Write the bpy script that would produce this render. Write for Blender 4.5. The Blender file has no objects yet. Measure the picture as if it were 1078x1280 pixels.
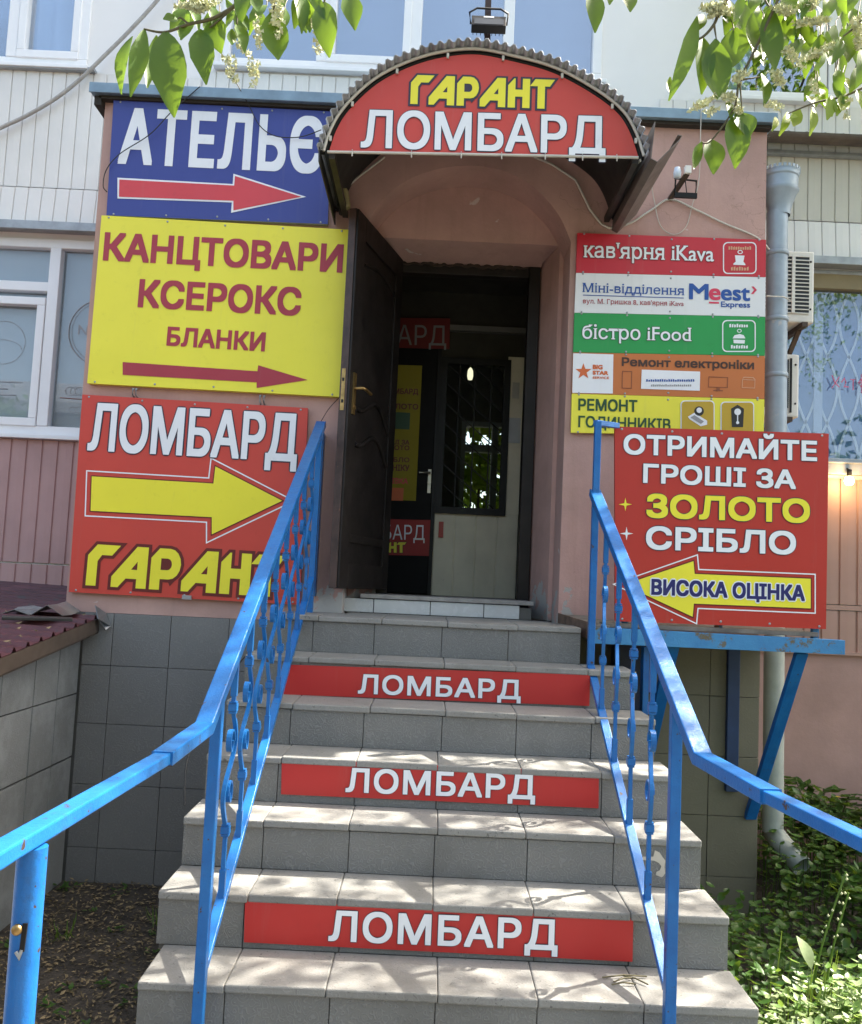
import bpy, bmesh, math, random
from mathutils import Vector, Matrix
from mathutils.geometry import delaunay_2d_cdt
random.seed(7)
R = math.radians
scn = bpy.context.scene
COL = scn.collection

# ------------------------------------------------------------------ camera
CAM_R = Vector((0.998936, -0.002092, 0.046072)); YAW, PITCH, ROLL = -0.0021, 0.0792, 0.0461
CAM_C = Vector((0.1528, -4.8322, 0.1798)); F_PX = 1086.23; PP_Y = 4.21; IW, IH = 1078, 1280
_f = Vector((math.sin(YAW)*math.cos(PITCH), math.cos(YAW)*math.cos(PITCH), math.sin(PITCH)))
_r = Vector((math.cos(YAW), -math.sin(YAW), 0)); _u = _r.cross(_f)
CR = math.cos(ROLL)*_r + math.sin(ROLL)*_u; CU = -math.sin(ROLL)*_r + math.cos(ROLL)*_u; CF = _f
cam = bpy.data.cameras.new('camera'); camo = bpy.data.objects.new('camera', cam); COL.objects.link(camo)
cam.sensor_fit = 'HORIZONTAL'; cam.sensor_width = 36; cam.lens = F_PX/IW*36; cam.shift_y = PP_Y/IW
cam.clip_start = 0.05; cam.clip_end = 500
mw = Matrix((CR, CU, -CF)).transposed().to_4x4(); mw.translation = CAM_C; camo.matrix_world = mw
scn.camera = camo

def at(px, py, ax, val):
    """the point of the plane (axis ax = val) seen at photo pixel px, py"""
    d = CF + (px-IW/2)/F_PX*CR - (py-IH/2-PP_Y)/F_PX*CU
    return CAM_C + (val-CAM_C[ax])/d[ax]*d
def Y(px, py, y): return at(px, py, 1, y)
def pj(X):
    d = Vector(X)-CAM_C; dep = d.dot(CF)
    if dep < 0.05: return None
    return IW/2+F_PX*d.dot(CR)/dep, IH/2+PP_Y-F_PX*d.dot(CU)/dep

# ------------------------------------------------------------------ light
SUN = Vector((0.52, 0.27, 0.81)).normalized()
EXPOSURE = 2.25
w = bpy.data.worlds.new('World'); scn.world = w; w.use_nodes = True
nt = w.node_tree; sky = nt.nodes.new('ShaderNodeTexSky'); sky.sky_type = 'NISHITA'; sky.sun_disc = False
sky.sun_elevation = math.asin(SUN.z); sky.sun_rotation = math.atan2(SUN.x, SUN.y)
sky.air_density = 0.75; sky.dust_density = 4.0; sky.ozone_density = 0.3
bg = nt.nodes['Background']; bg.inputs[1].default_value = 0.15; wb = nt.nodes.new('ShaderNodeMix'); wb.data_type = 'RGBA'; wb.blend_type = 'MULTIPLY'; wb.inputs[0].default_value = 1; wb.inputs[7].default_value = (1.04, 1.0, .85, 1)   # daylight white balance
nt.links.new(sky.outputs[0], wb.inputs[6]); nt.links.new(wb.outputs[2], bg.inputs[0])
sl = bpy.data.lights.new('sun', 'SUN'); sl.energy = 4.3; sl.angle = R(0.53); sl.color = (1, 0.94, 0.83)
so = bpy.data.objects.new('sun', sl); COL.objects.link(so); so.rotation_euler = (-SUN).to_track_quat('-Z', 'Y').to_euler()
scn.view_settings.view_transform = 'Standard'; scn.view_settings.look = 'None'
scn.view_settings.exposure = EXPOSURE; scn.view_settings.gamma = 1; scn.view_settings.use_curve_mapping = False

# ------------------------------------------------------------------ materials
def lin(c):
    if isinstance(c, str):
        c = c.lstrip('#'); c = [int(c[i:i+2], 16)/255 for i in (0, 2, 4)]
        c = [x/12.92 if x < .04045 else ((x+.055)/1.055)**2.4 for x in c]
    return tuple(c)
MATS = {}
class NT:
    def __init__(s, m): m.use_nodes = True; s.t = m.node_tree; s.b = s.t.nodes['Principled BSDF']; s.out = s.t.nodes['Material Output']
    def n(s, typ, **kw):
        nd = s.t.nodes.new(typ)
        for k, v in kw.items():
            if k.startswith('i_'):
                key = k[2:]; key = int(key) if key.isdigit() else key.replace('_', ' ')
                if hasattr(v, 'is_output'): s.t.links.new(v, nd.inputs[key])
                else: nd.inputs[key].default_value = v
            else: setattr(nd, k, v)
        return nd
    def l(s, a, b): s.t.links.new(a, b)
    def math(s, op, a, b=0.0, c=0.0, clamp=False):
        nd = s.n('ShaderNodeMath', operation=op, use_clamp=clamp)
        for i, v in enumerate((a, b, c)):
            if hasattr(v, 'is_output'): s.l(v, nd.inputs[i])
            else: nd.inputs[i].default_value = v
        return nd.outputs[0]
    def mix(s, fac, a, b):
        nd = s.n('ShaderNodeMix', data_type='RGBA')
        for k, v in ((0, fac), (6, a), (7, b)):
            if hasattr(v, 'is_output'): s.l(v, nd.inputs[k])
            else: nd.inputs[k].default_value = v if k == 0 else (*v[:3], 1)
        return nd.outputs[2]
    def noise(s, scale, detail=4, rough=.55, vec=None, dist=0):
        nd = s.n('ShaderNodeTexNoise'); nd.inputs['Scale'].default_value = scale; nd.inputs['Detail'].default_value = detail
        nd.inputs['Roughness'].default_value = rough; nd.inputs['Distortion'].default_value = dist
        if vec is not None: s.l(vec, nd.inputs['Vector'])
        return nd.outputs[0]
    def ramp(s, v, lo, hi):
        nd = s.n('ShaderNodeMapRange', clamp=True); s.l(v, nd.inputs[0]); nd.inputs[1].default_value = lo; nd.inputs[2].default_value = hi
        return nd.outputs[0]
    def pos(s): return s.n('ShaderNodeNewGeometry').outputs['Position']
    def bump(s, h, st, dist=.01):
        nd = s.n('ShaderNodeBump'); nd.inputs['Strength'].default_value = st; nd.inputs['Distance'].default_value = dist
        s.l(h, nd.inputs['Height']); s.l(nd.outputs[0], s.b.inputs['Normal'])
def scl(c, k): return tuple(min(1, x*k) for x in c)
def mat(name, col, rough=.6, metal=0, var=.12, scale=6, bump=0, bscale=80, bdist=.003, spot=None, spot_lo=.62, spot_scale=9, spec=.5, coat=0):
    if name in MATS: return MATS[name]
    m = bpy.data.materials.new(name); MATS[name] = m; g = NT(m); c = lin(col)
    p = g.pos()
    base = g.mix(g.ramp(g.noise(scale, 6, .6, p), .3, .7), scl(c, 1-var), scl(c, 1+var))
    if spot:
        base = g.mix(g.ramp(g.noise(spot_scale, 8, .7, p), spot_lo, spot_lo+.05), base, lin(spot))
    g.l(base, g.b.inputs['Base Color'])
    rn = g.ramp(g.noise(scale*2.3, 5, .6, p), .2, .8)
    g.l(g.math('MULTIPLY_ADD', rn, .18, rough-.09, clamp=True), g.b.inputs['Roughness'])
    g.b.inputs['Metallic'].default_value = metal; g.b.inputs['Specular IOR Level'].default_value = spec
    g.b.inputs['Coat Weight'].default_value = coat
    if bump: g.bump(g.noise(bscale, 5, .6, p), bump, bdist)
    return m
def m_tile(name, col, worm=.5, worm_scale=26, var=.1, stain=None, speck=0):
    m = bpy.data.materials.new(name); MATS[name] = m; g = NT(m); c = lin(col); p = g.pos()
    base = g.mix(g.ramp(g.noise(2.2, 6, .65, p), .3, .7), scl(c, 1-var), scl(c, 1+var))
    rnd = g.n('ShaderNodeNewGeometry').outputs['Random Per Island']
    base = g.mix(g.math('MULTIPLY', rnd, .45), base, scl(c, .74))
    base = g.mix(g.math('MULTIPLY', g.ramp(g.noise(140, 3, .6, p), .45, .75), .35), base, scl(c, .7))
    n = g.noise(worm_scale, 1, .4, p)
    s = g.math('SINE', g.math('MULTIPLY', n, 44))
    line = g.ramp(s, .45, .9)
    base = g.mix(g.math('MULTIPLY', line, .24*worm), base, scl(c, 1.7))
    if stain: base = g.mix(g.math('MULTIPLY', g.ramp(g.noise(3.1, 8, .7, p), .50, .66), .65), base, lin(stain))
    if speck: base = g.mix(g.ramp(g.noise(55, 2, .5, p, 1.5), .66, .70), base, scl(c, .45))
    g.l(base, g.b.inputs['Base Color']); g.b.inputs['Roughness'].default_value = .62
    g.bump(line, .55*worm, .003)
    return m
def m_plaster(name, col):
    m = bpy.data.materials.new(name); MATS[name] = m; g = NT(m); c = lin(col); p = g.pos()
    base = g.mix(g.ramp(g.noise(1.7, 8, .65, p), .32, .68), scl(c, .80), scl(c, 1.12))
    base = g.mix(g.math('MULTIPLY', g.ramp(g.noise(14, 8, .75, p), .6, .75), .45), base, scl(c, .7))
    mp = g.n('ShaderNodeMapping'); g.l(p, mp.inputs[0]); mp.inputs['Scale'].default_value = (9, 9, .7)
    base = g.mix(g.math('MULTIPLY', g.ramp(g.noise(1, 7, .7, mp.outputs[0]), .54, .74), .35), base, (.30, .19, .15))      # rain streaks
    vo = g.n('ShaderNodeTexVoronoi', feature='DISTANCE_TO_EDGE'); vo.inputs['Scale'].default_value = 1.3
    wp = g.n('ShaderNodeVectorMath', operation='ADD'); g.l(p, wp.inputs[0]); nv_ = g.n('ShaderNodeTexNoise'); nv_.inputs['Scale'].default_value = 5; nv_.inputs['Detail'].default_value = 6; g.l(p, nv_.inputs['Vector']); g.l(nv_.outputs[1], wp.inputs[1]); g.l(wp.outputs[0], vo.inputs['Vector'])
    crack = g.math('MULTIPLY', g.ramp(vo.outputs['Distance'], .006, .002), g.ramp(g.noise(1.1, 2, .5, p), .56, .62))
    base = g.mix(g.math('MULTIPLY', crack, .4), base, (.16, .10, .085))
    # paint worn off in flakes close to the landing, beside the doorway
    sx = g.n('ShaderNodeSeparateXYZ'); g.l(p, sx.inputs[0])
    low = g.ramp(sx.outputs[2], .34, -.02)
    near = g.math('MULTIPLY', g.ramp(sx.outputs[0], 1.0, .84), g.ramp(sx.outputs[0], -.6, -.45))
    wear = g.math('MULTIPLY', low, near)
    flake = g.ramp(g.math('ADD', g.noise(9, 7, .6, p), g.math('MULTIPLY', wear, .36)), .70, .715)
    base = g.mix(g.math('MULTIPLY', flake, g.ramp(wear, .04, .1)), base, (.42, .40, .38))
    chip = g.ramp(g.noise(5.5, 3, .5, p, .6), .73, .745)
    base = g.mix(g.math('MULTIPLY', chip, .75), base, (.62, .56, .55))
    g.l(base, g.b.inputs['Base Color']); g.b.inputs['Roughness'].default_value = .85
    g.bump(g.math('SUBTRACT', g.noise(60, 6, .7, p), g.math('MULTIPLY', flake, .5)), .35, .006)
    return m
def m_leaf(name, c1, c2, trans=.45, rough=.4):
    m = bpy.data.materials.new(name); MATS[name] = m; g = NT(m)
    rnd = g.n('ShaderNodeNewGeometry').outputs['Random Per Island']
    base = g.mix(rnd, lin(c1), lin(c2))
    base = g.mix(g.math('MULTIPLY', g.ramp(g.noise(70, 4, .6, g.pos()), .4, .7), .3), base, scl(lin(c1), .6))
    g.l(base, g.b.inputs['Base Color']); g.b.inputs['Roughness'].default_value = rough
    tr = g.n('ShaderNodeBsdfTranslucent'); g.l(g.mix(.5, base, (.30, .42, .03)), tr.inputs[0])
    mx = g.n('ShaderNodeMixShader'); mx.inputs[0].default_value = trans
    g.l(g.b.outputs[0], mx.inputs[1]); g.l(tr.outputs[0], mx.inputs[2]); g.l(mx.outputs[0], g.out.inputs[0])
    return m
def m_glass(name, tint=(.8, .87, .95), refl=.22, rough=.015):
    m = bpy.data.materials.new(name); MATS[name] = m; g = NT(m)
    t = g.n('ShaderNodeBsdfTransparent'); t.inputs[0].default_value = (*tint, 1)
    gl = g.n('ShaderNodeBsdfGlossy'); gl.inputs['Roughness'].default_value = rough; gl.inputs[0].default_value = (.95, .97, 1, 1)
    gl_n = g.n('ShaderNodeBump'); gl_n.inputs['Strength'].default_value = .03; gl_n.inputs['Distance'].default_value = .02
    g.l(g.noise(1.5, 2, .5, g.pos()), gl_n.inputs['Height']); g.l(gl_n.outputs[0], gl.inputs['Normal'])
    fr = g.n('ShaderNodeLayerWeight'); fr.inputs[0].default_value = .35
    fac = g.math('MULTIPLY_ADD', fr.outputs['Fresnel'], .35, refl, clamp=True)
    mx = g.n('ShaderNodeMixShader'); g.l(fac, mx.inputs[0]); g.l(t.outputs[0], mx.inputs[1]); g.l(gl.outputs[0], mx.inputs[2])
    g.l(mx.outputs[0], g.out.inputs[0]); return m
def m_blue():
    m = bpy.data.materials.new('blue enamel paint'); MATS['blue'] = m; g = NT(m); p = g.pos()
    brush = g.noise(4, 6, .7, p)
    base = g.mix(g.ramp(g.noise(9, 5, .6, p), .3, .7), lin((.007, .100, .33)), lin((.012, .14, .42)))
    chips = g.math('MAXIMUM', g.ramp(g.noise(24, 6, .65, p), .655, .67), g.ramp(g.noise(70, 3, .5, p), .71, .725))
    base = g.mix(g.math('MULTIPLY', g.ramp(brush, .5, .75), .5), base, (.025, .17, .40)); base = g.mix(g.math('MULTIPLY', g.ramp(g.noise(11, 7, .7, p), .60, .68), .45), base, (.02, .07, .16))
    base = g.mix(chips, base, (.06, .035, .025))
    g.l(base, g.b.inputs['Base Color']); g.b.inputs['Roughness'].default_value = .3
    g.b.inputs['Specular IOR Level'].default_value = .4
    g.bump(g.noise(38, 6, .75, p), .4, .005); return m
def m_rust_blue():
    m = bpy.data.materials.new('rusty blue paint'); MATS['rusty'] = m; g = NT(m); p = g.pos()
    base = g.mix(g.ramp(g.noise(7, 5, .6, p), .3, .7), lin((.03, .17, .40)), lin((.05, .24, .48)))
    n = g.noise(6, 10, .75, p)
    base = g.mix(g.ramp(n, .54, .58), base, (.12, .10, .06)); base = g.mix(g.ramp(n, .60, .66), base, (.10, .045, .022))
    g.l(base, g.b.inputs['Base Color']); g.b.inputs['Roughness'].default_value = .6
    g.bump(g.noise(60, 6, .7, p), .5, .004); return m

BLUE = m_blue(); RUSTY = m_rust_blue()
PINK = m_plaster('pink plaster', (.50, .315, .275))
PINK2 = mat('pink plinth render', (.43, .27, .23), .9, var=.12, scale=3, bump=.4, bscale=50)
RISER = m_tile('grey embossed tile', (.185, .183, .175), 1.0, 31, .14, (.135, .13, .12))
TREAD = m_tile('beige tread tile', (.24, .234, .22), .45, 30, .16, (.15, .14, .125), 1)
PLINTH = m_tile('dark grey plinth tile', (.185, .183, .180), .6, 30)
OLIVE = m_tile('olive plinth tile', (.16, .145, .098), .2, 20, .15)
SIDET = m_tile('light grey side tile', (.25, .255, .255), .5, 30, .12, (.36, .37, .38))
GROUT = mat('grout', (.12, .115, .105), .95, bump=.4, bscale=120)
WHITE_T = mat('white glazed tile', (.55, .56, .56), .25, var=.06, scale=9, spot=(.35, .32, .28), spot_lo=.66)
SILL = mat('worn sill stone', (.30, .28, .26), .7, var=.25, scale=14, bump=.3)
SIDING = mat('white steel siding', (.74, .725, .70), .5, var=.05, scale=2.5, spot=(.5, .47, .43), spot_lo=.72)
SMOOTHW = mat('white smooth panel', (.80, .79, .785), .6, var=.03, scale=1.5, bump=.08, bscale=12)
CREAM = mat('cream steel siding', (.56, .535, .47), .55, var=.06, scale=2.5)
PINKB = mat('dusty pink siding', (.45, .275, .265), .55, var=.09, scale=3, spot=(.16, .12, .11), spot_lo=.70, spot_scale=5)
PINKB2 = mat('brown pink siding', (.38, .235, .19), .55, var=.08, scale=3)
PVC = mat('white pvc frame', (.82, .83, .85), .35, var=.03)
TRIM = mat('grey zinc trim', (.34, .36, .38), .45, .35, var=.2, scale=10, bump=.2, bscale=30)
FLASH = mat('blue grey flashing', (.20, .285, .36), .45, .25, var=.18, scale=8, bump=.2, bscale=20)
BROWNG = mat('brown gutter', (.10, .075, .06), .5, .1, var=.25, scale=9)
GLASS = m_glass('window glass', (.9,.93,.95), .03); GLASS_UP = m_glass('upper window glass', (.85, .90, .96), .20)
GLASS_R = m_glass('right window glass', (.82, .87, .93), .07)
FROST = mat('frosted window film', (.44, .45, .46), .4, var=.05, scale=1.4, spec=.6)
FROSTW = mat('white blind', (.50, .52, .56), .6, var=.05, scale=2)
CURT = mat('sheer curtain', (.60, .66, .74), .8, var=.05)
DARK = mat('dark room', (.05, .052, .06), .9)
DWOOD = mat('dark varnished wood', (.013, .010, .009), .5, var=.5, scale=5, bump=.15, bscale=40, spec=.3)
EDGEW = mat('worn wooden door edge', (.055, .030, .024), .5, var=.5, scale=12, bump=.3, spot=(.16, .075, .04), spot_lo=.64, spot_scale=14)
BRASS = mat('aged brass', (.36, .23, .09), .35, .9, var=.3, scale=20)
BLACKM = mat('black metal', (.009, .009, .010), .5, .1, var=.2, spec=.3)
DARKST = mat('dark sheet steel', (.045, .043, .04), .5, .4, var=.3, scale=6)
ROOFM = mat('weathered galvanised sheet', (.30, .31, .33), .45, .55, var=.3, scale=9, bump=.2)
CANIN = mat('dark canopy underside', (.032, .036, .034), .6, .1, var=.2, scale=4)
GUTB = mat('grey brown gutter sheet', (.16, .135, .12), .45, .25, var=.22, scale=7)
WALLIN = mat('wall darkened for indoor shade', (.05, .047, .038), .9, var=.2, spec=.15)  # base colour darkened to stand in for indoor shade
PANEL = mat('pale boarded panel', (.74, .68, .53), .6, var=.1, scale=4, spot=(.10, .07, .05), spot_lo=.72, spot_scale=5)
PIPE = mat('painted downpipe', (.30, .36, .42), .5, .2, var=.15, scale=7, spot=(.45, .44, .42), spot_lo=.66, spot_scale=11)
PIPE2 = mat('grey green downpipe', (.36, .385, .35), .55, .1, var=.15, scale=9, bump=.15)
ACW = mat('ac white casing', (.72, .70, .66), .45, var=.05)
SOIL = mat('bare soil', (.060, .050, .040), .95, var=.5, scale=9, bump=.9, bscale=35, bdist=.03)
PAVE = mat('concrete path', (.17, .165, .155), .85, var=.15, scale=4, bump=.4, bscale=60)
WINE = mat('wine red roof sheet', (.085, .026, .030), .4, .1, var=.4, scale=5, spot=(.055, .036, .036), spot_lo=.58, spot_scale=6)
SCRAP = mat('bare scrap metal', (.26, .27, .28), .4, .7, var=.2)
CABLE = mat('grey cable sleeve', (.36, .34, .32), .7, var=.2, scale=30)
CABW = mat('white cable', (.55, .52, .46), .6, var=.1)
CABK = mat('black cable', (.02, .02, .02), .6)
BARK = mat('grey brown bark', (.085, .065, .05), .9, var=.3, scale=40, bump=.6, bscale=90)
TWIG = mat('green brown twig', (.10, .085, .04), .7, var=.3, scale=60)
LEAF = m_leaf('bird cherry leaf', (.055, .135, .010), (.11, .22, .018), .5)
LEAFY = m_leaf('sun brightened yellow green leaf', (.20, .32, .03), (.34, .42, .06), .5)  # brighter leaf green, sunlight on the leaves put into the colour
WEED = m_leaf('weed leaf', (.026, .078, .016), (.075, .165, .028), .35)
WEEDL = m_leaf('pale ground elder leaf', (.12, .23, .04), (.46, .52, .30), .4)
GRASS = m_leaf('grass blade', (.09, .17, .03), (.17, .26, .06), .4)
BLOSS = mat('cream blossom', (.55, .56, .34), .8, var=.15, scale=80)
YFLOW = mat('yellow petal', (.75, .55, .02), .6)
LITTER = m_leaf('dry leaf litter', (.07, .05, .03), (.36, .27, .15), .1, .8)
BOARDW = mat('weathered plank', (.16, .14, .12), .85, var=.35, scale=12, bump=.5, bscale=40)
def vinyl(n, c, rough=.42):
    if n in MATS: return MATS[n]
    m = bpy.data.materials.new(n); MATS[n] = m; g = NT(m); p = g.pos(); c = lin(c)
    base = g.mix(g.ramp(g.noise(1.6, 5, .6, p), .3, .7), scl(c, .95), scl(c, 1.05))
    mp = g.n('ShaderNodeMapping'); g.l(p, mp.inputs[0]); mp.inputs['Scale'].default_value = (22, 22, 1.6)
    base = g.mix(g.math('MULTIPLY', g.ramp(g.noise(1, 6, .7, mp.outputs[0]), .58, .82), .14), base, (.26, .24, .21))     # rain streaks of dust
    base = g.mix(g.math('MULTIPLY', g.ramp(g.noise(17, 8, .75, p), .58, .78), .34), base, scl(c, .62))
    g.l(base, g.b.inputs['Base Color']); g.l(g.math('MULTIPLY_ADD', g.noise(6, 5, .6, p), .3, rough-.13), g.b.inputs['Roughness'])
    g.bump(g.noise(2.6, 3, .5, p), .12, .03); return m
V_RED = vinyl('red sign vinyl', (.43, .022, .012)); V_REDGL = vinyl('red sign vinyl lightened for glare', (.54, .050, .034))  # the lighter red has veiling glare put into its colour
V_STEP = vinyl('step board red', (.46, .020, .018)); V_YEL = vinyl('yellow vinyl', (.80, .72, .035)); V_YELH = vinyl('signal yellow sign sheet', (.80, .74, .05))
V_WHITE = vinyl('white vinyl', (.78, .80, .84)); V_BLUE = vinyl('blue sign sheet', (.035, .052, .26)); V_CRIM = vinyl('crimson vinyl', (.36, .028, .048))
V_ARR = vinyl('arrow red vinyl', (.60, .052, .065)); V_NAVY = vinyl('navy vinyl', (.008, .010, .12)); V_OUT = vinyl('dark outline vinyl', (.030, .022, .045))
V_MAR = vinyl('maroon outline vinyl', (.12, .008, .008)); V_GREEN = vinyl('green vinyl', (.012, .29, .062)); V_ORG = vinyl('orange vinyl', (.52, .155, .035))
V_MBLUE = vinyl('mid blue vinyl', (.012, .075, .33)); V_DGREEN = vinyl('dark green vinyl', (.010, .065, .018)); V_DBR = vinyl('dark brown vinyl', (.055, .022, .012))
V_PINKR = vinyl('pink red vinyl', (.62, .035, .09)); V_GOLD = vinyl('gold vinyl', (.50, .33, .02)); V_GREY = vinyl('grey vinyl', (.30, .30, .31)); V_BLACK = vinyl('black vinyl', (.015, .014, .014))
V_ORL = vinyl('dark orange vinyl', (.22, .06, .02)); V_ORS = vinyl('star orange vinyl', (.62, .13, .03))
V_ROW1 = vinyl('coffee row red vinyl', (.52, .018, .035)); V_RAIN = vinyl('pale orange vinyl', (.62, .34, .20))

# ------------------------------------------------------------------ mesh builder
ORG = {}
def empty(name, loc, label, cat, group=None):
    o = bpy.data.objects.new(name, None); COL.objects.link(o); o.location = loc; o.empty_display_size = .1
    ORG[o] = Vector(loc); tag(o, label, cat, group); return o
def tag(o, label=None, cat=None, group=None, kind=None):
    if label: o['label'] = label
    if cat: o['category'] = cat
    if group: o['group'] = group
    if kind: o['kind'] = kind
    return o
class MB:
    def __init__(s): s.v = []; s.f = []; s.mi = []; s.ms = []; s.cur = 0; s.smooth = []; s.sm = False
    def mat(s, m):
        if m not in s.ms: s.ms.append(m)
        s.cur = s.ms.index(m); return s
    def add(s, vs, fs, sm=None):
        b = len(s.v); s.v += [Vector(v) for v in vs]
        for f in fs: s.f.append([b+i for i in f]); s.mi.append(s.cur); s.smooth.append(s.sm if sm is None else sm)
        return s
    def box(s, a, b, M=None):
        x0, y0, z0 = a; x1, y1, z1 = b
        if x0 > x1: x0, x1 = x1, x0
        if y0 > y1: y0, y1 = y1, y0
        if z0 > z1: z0, z1 = z1, z0
        vs = [Vector(p) for p in ((x0,y0,z0),(x1,y0,z0),(x1,y1,z0),(x0,y1,z0),(x0,y0,z1),(x1,y0,z1),(x1,y1,z1),(x0,y1,z1))]
        if M: vs = [M @ v for v in vs]
        return s.add(vs, [(0,3,2,1),(4,5,6,7),(0,1,5,4),(1,2,6,5),(2,3,7,6),(3,0,4,7)])
    def hexa(s, q0, q1):
        """solid between two quads given in the same order"""
        return s.add(list(q0)+list(q1), [(0,3,2,1),(4,5,6,7),(0,1,5,4),(1,2,6,5),(2,3,7,6),(3,0,4,7)])
    def sweep(s, pts, prof, up=Vector((0,0,1)), cap=True, sm=False, scale=None):
        pts = [Vector(p) for p in pts]; n = len(prof); rings = []
        for i, p in enumerate(pts):
            d0 = (p-pts[i-1]).normalized() if i else (pts[1]-p).normalized()
            d1 = (pts[i+1]-p).normalized() if i < len(pts)-1 else d0
            t = (d0+d1); t = t.normalized() if t.length > 1e-6 else d0
            u2 = up if abs(t.dot(up)) < .985 else Vector((0, 1, 0)) if abs(t.y) < .9 else Vector((1, 0, 0))
            a = t.cross(u2).normalized(); b = a.cross(t)
            k = 1/max(.35, math.sqrt(max(0, (1+d0.dot(d1))/2))); q = scale[i] if scale else 1
            bend = (d1-d0); bn = bend.normalized() if bend.length > 1e-5 else None
            ring = []
            for (pa, pb) in prof:
                o = a*pa*q + b*pb*q
                if bn: 
                    bp = (bn - t*bn.dot(t)).normalized() if (bn - t*bn.dot(t)).length > 1e-6 else None
                    if bp: o += bp*o.dot(bp)*(k-1)
                ring.append(p+o)
            rings.append(ring)
        vs = [v for r_ in rings for v in r_]; fs = []
        for i in range(len(rings)-1):
            for j in range(n):
                fs.append((i*n+j, i*n+(j+1) % n, (i+1)*n+(j+1) % n, (i+1)*n+j))
        s.add(vs, fs, sm)
        if cap: s.add(rings[0], [tuple(reversed(range(n)))], False); s.add(rings[-1], [tuple(range(n))], False)
        return s
    def tube(s, pts, r, n=8, sm=True, cap=True, scale=None):
        return s.sweep(pts, [(r*math.cos(2*math.pi*k/n), r*math.sin(2*math.pi*k/n)) for k in range(n)], cap=cap, sm=sm, scale=scale)
    def bar(s, pts, w_, h_, up=Vector((0,0,1))):
        return s.sweep(pts, [(-w_/2,-h_/2),(w_/2,-h_/2),(w_/2,h_/2),(-w_/2,h_/2)], up=up)
    def lathe(s, o, prof, n=20, axis='z', sm=True):
        o = Vector(o); rings = []
        for r_, h in prof:
            ring = []
            for k in range(n):
                a = 2*math.pi*k/n; c, d = r_*math.cos(a), r_*math.sin(a)
                ring.append(o+Vector((c, d, h) if axis == 'z' else (c, -h, d) if axis == 'y' else (h, c, d)))
            rings.append(ring)
        vs = [v for r_ in rings for v in r_]
        s.add(vs, [(i*n+j, i*n+(j+1) % n, (i+1)*n+(j+1) % n, (i+1)*n+j) for i in range(len(rings)-1) for j in range(n)], sm)
        return s
    def build(s, name, m=None, parent=None, origin=None, bevel=0, label=None, solid=0):
        if parent is not None: org = ORG[parent]
        elif origin is not None: org = Vector(origin)
        else:
            lo = Vector([min(v[i] for v in s.v) for i in range(3)]); hi = Vector([max(v[i] for v in s.v) for i in range(3)])
            org = Vector(((lo.x+hi.x)/2, (lo.y+hi.y)/2, lo.z))
        me = bpy.data.meshes.new(name); me.from_pydata([tuple(v-org) for v in s.v], [], s.f)
        for mm in ([m] if m else s.ms): me.materials.append(mm)
        if not m: me.polygons.foreach_set('material_index', s.mi)
        me.polygons.foreach_set('use_smooth', s.smooth); me.update()
        o = bpy.data.objects.new(name, me); COL.objects.link(o); ORG[o] = org
        if parent is not None: o.parent = parent
        else: o.location = org
        if bevel:
            b = o.modifiers.new('bevel', 'BEVEL'); b.width = bevel; b.segments = 2; b.limit_method = 'ANGLE'; b.angle_limit = R(40)
        if solid:
            b = o.modifiers.new('solid', 'SOLIDIFY'); b.thickness = solid; b.offset = 0
        if label: o['label'] = label
        return o
def struct(o): o['kind'] = 'structure'; return o

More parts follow.
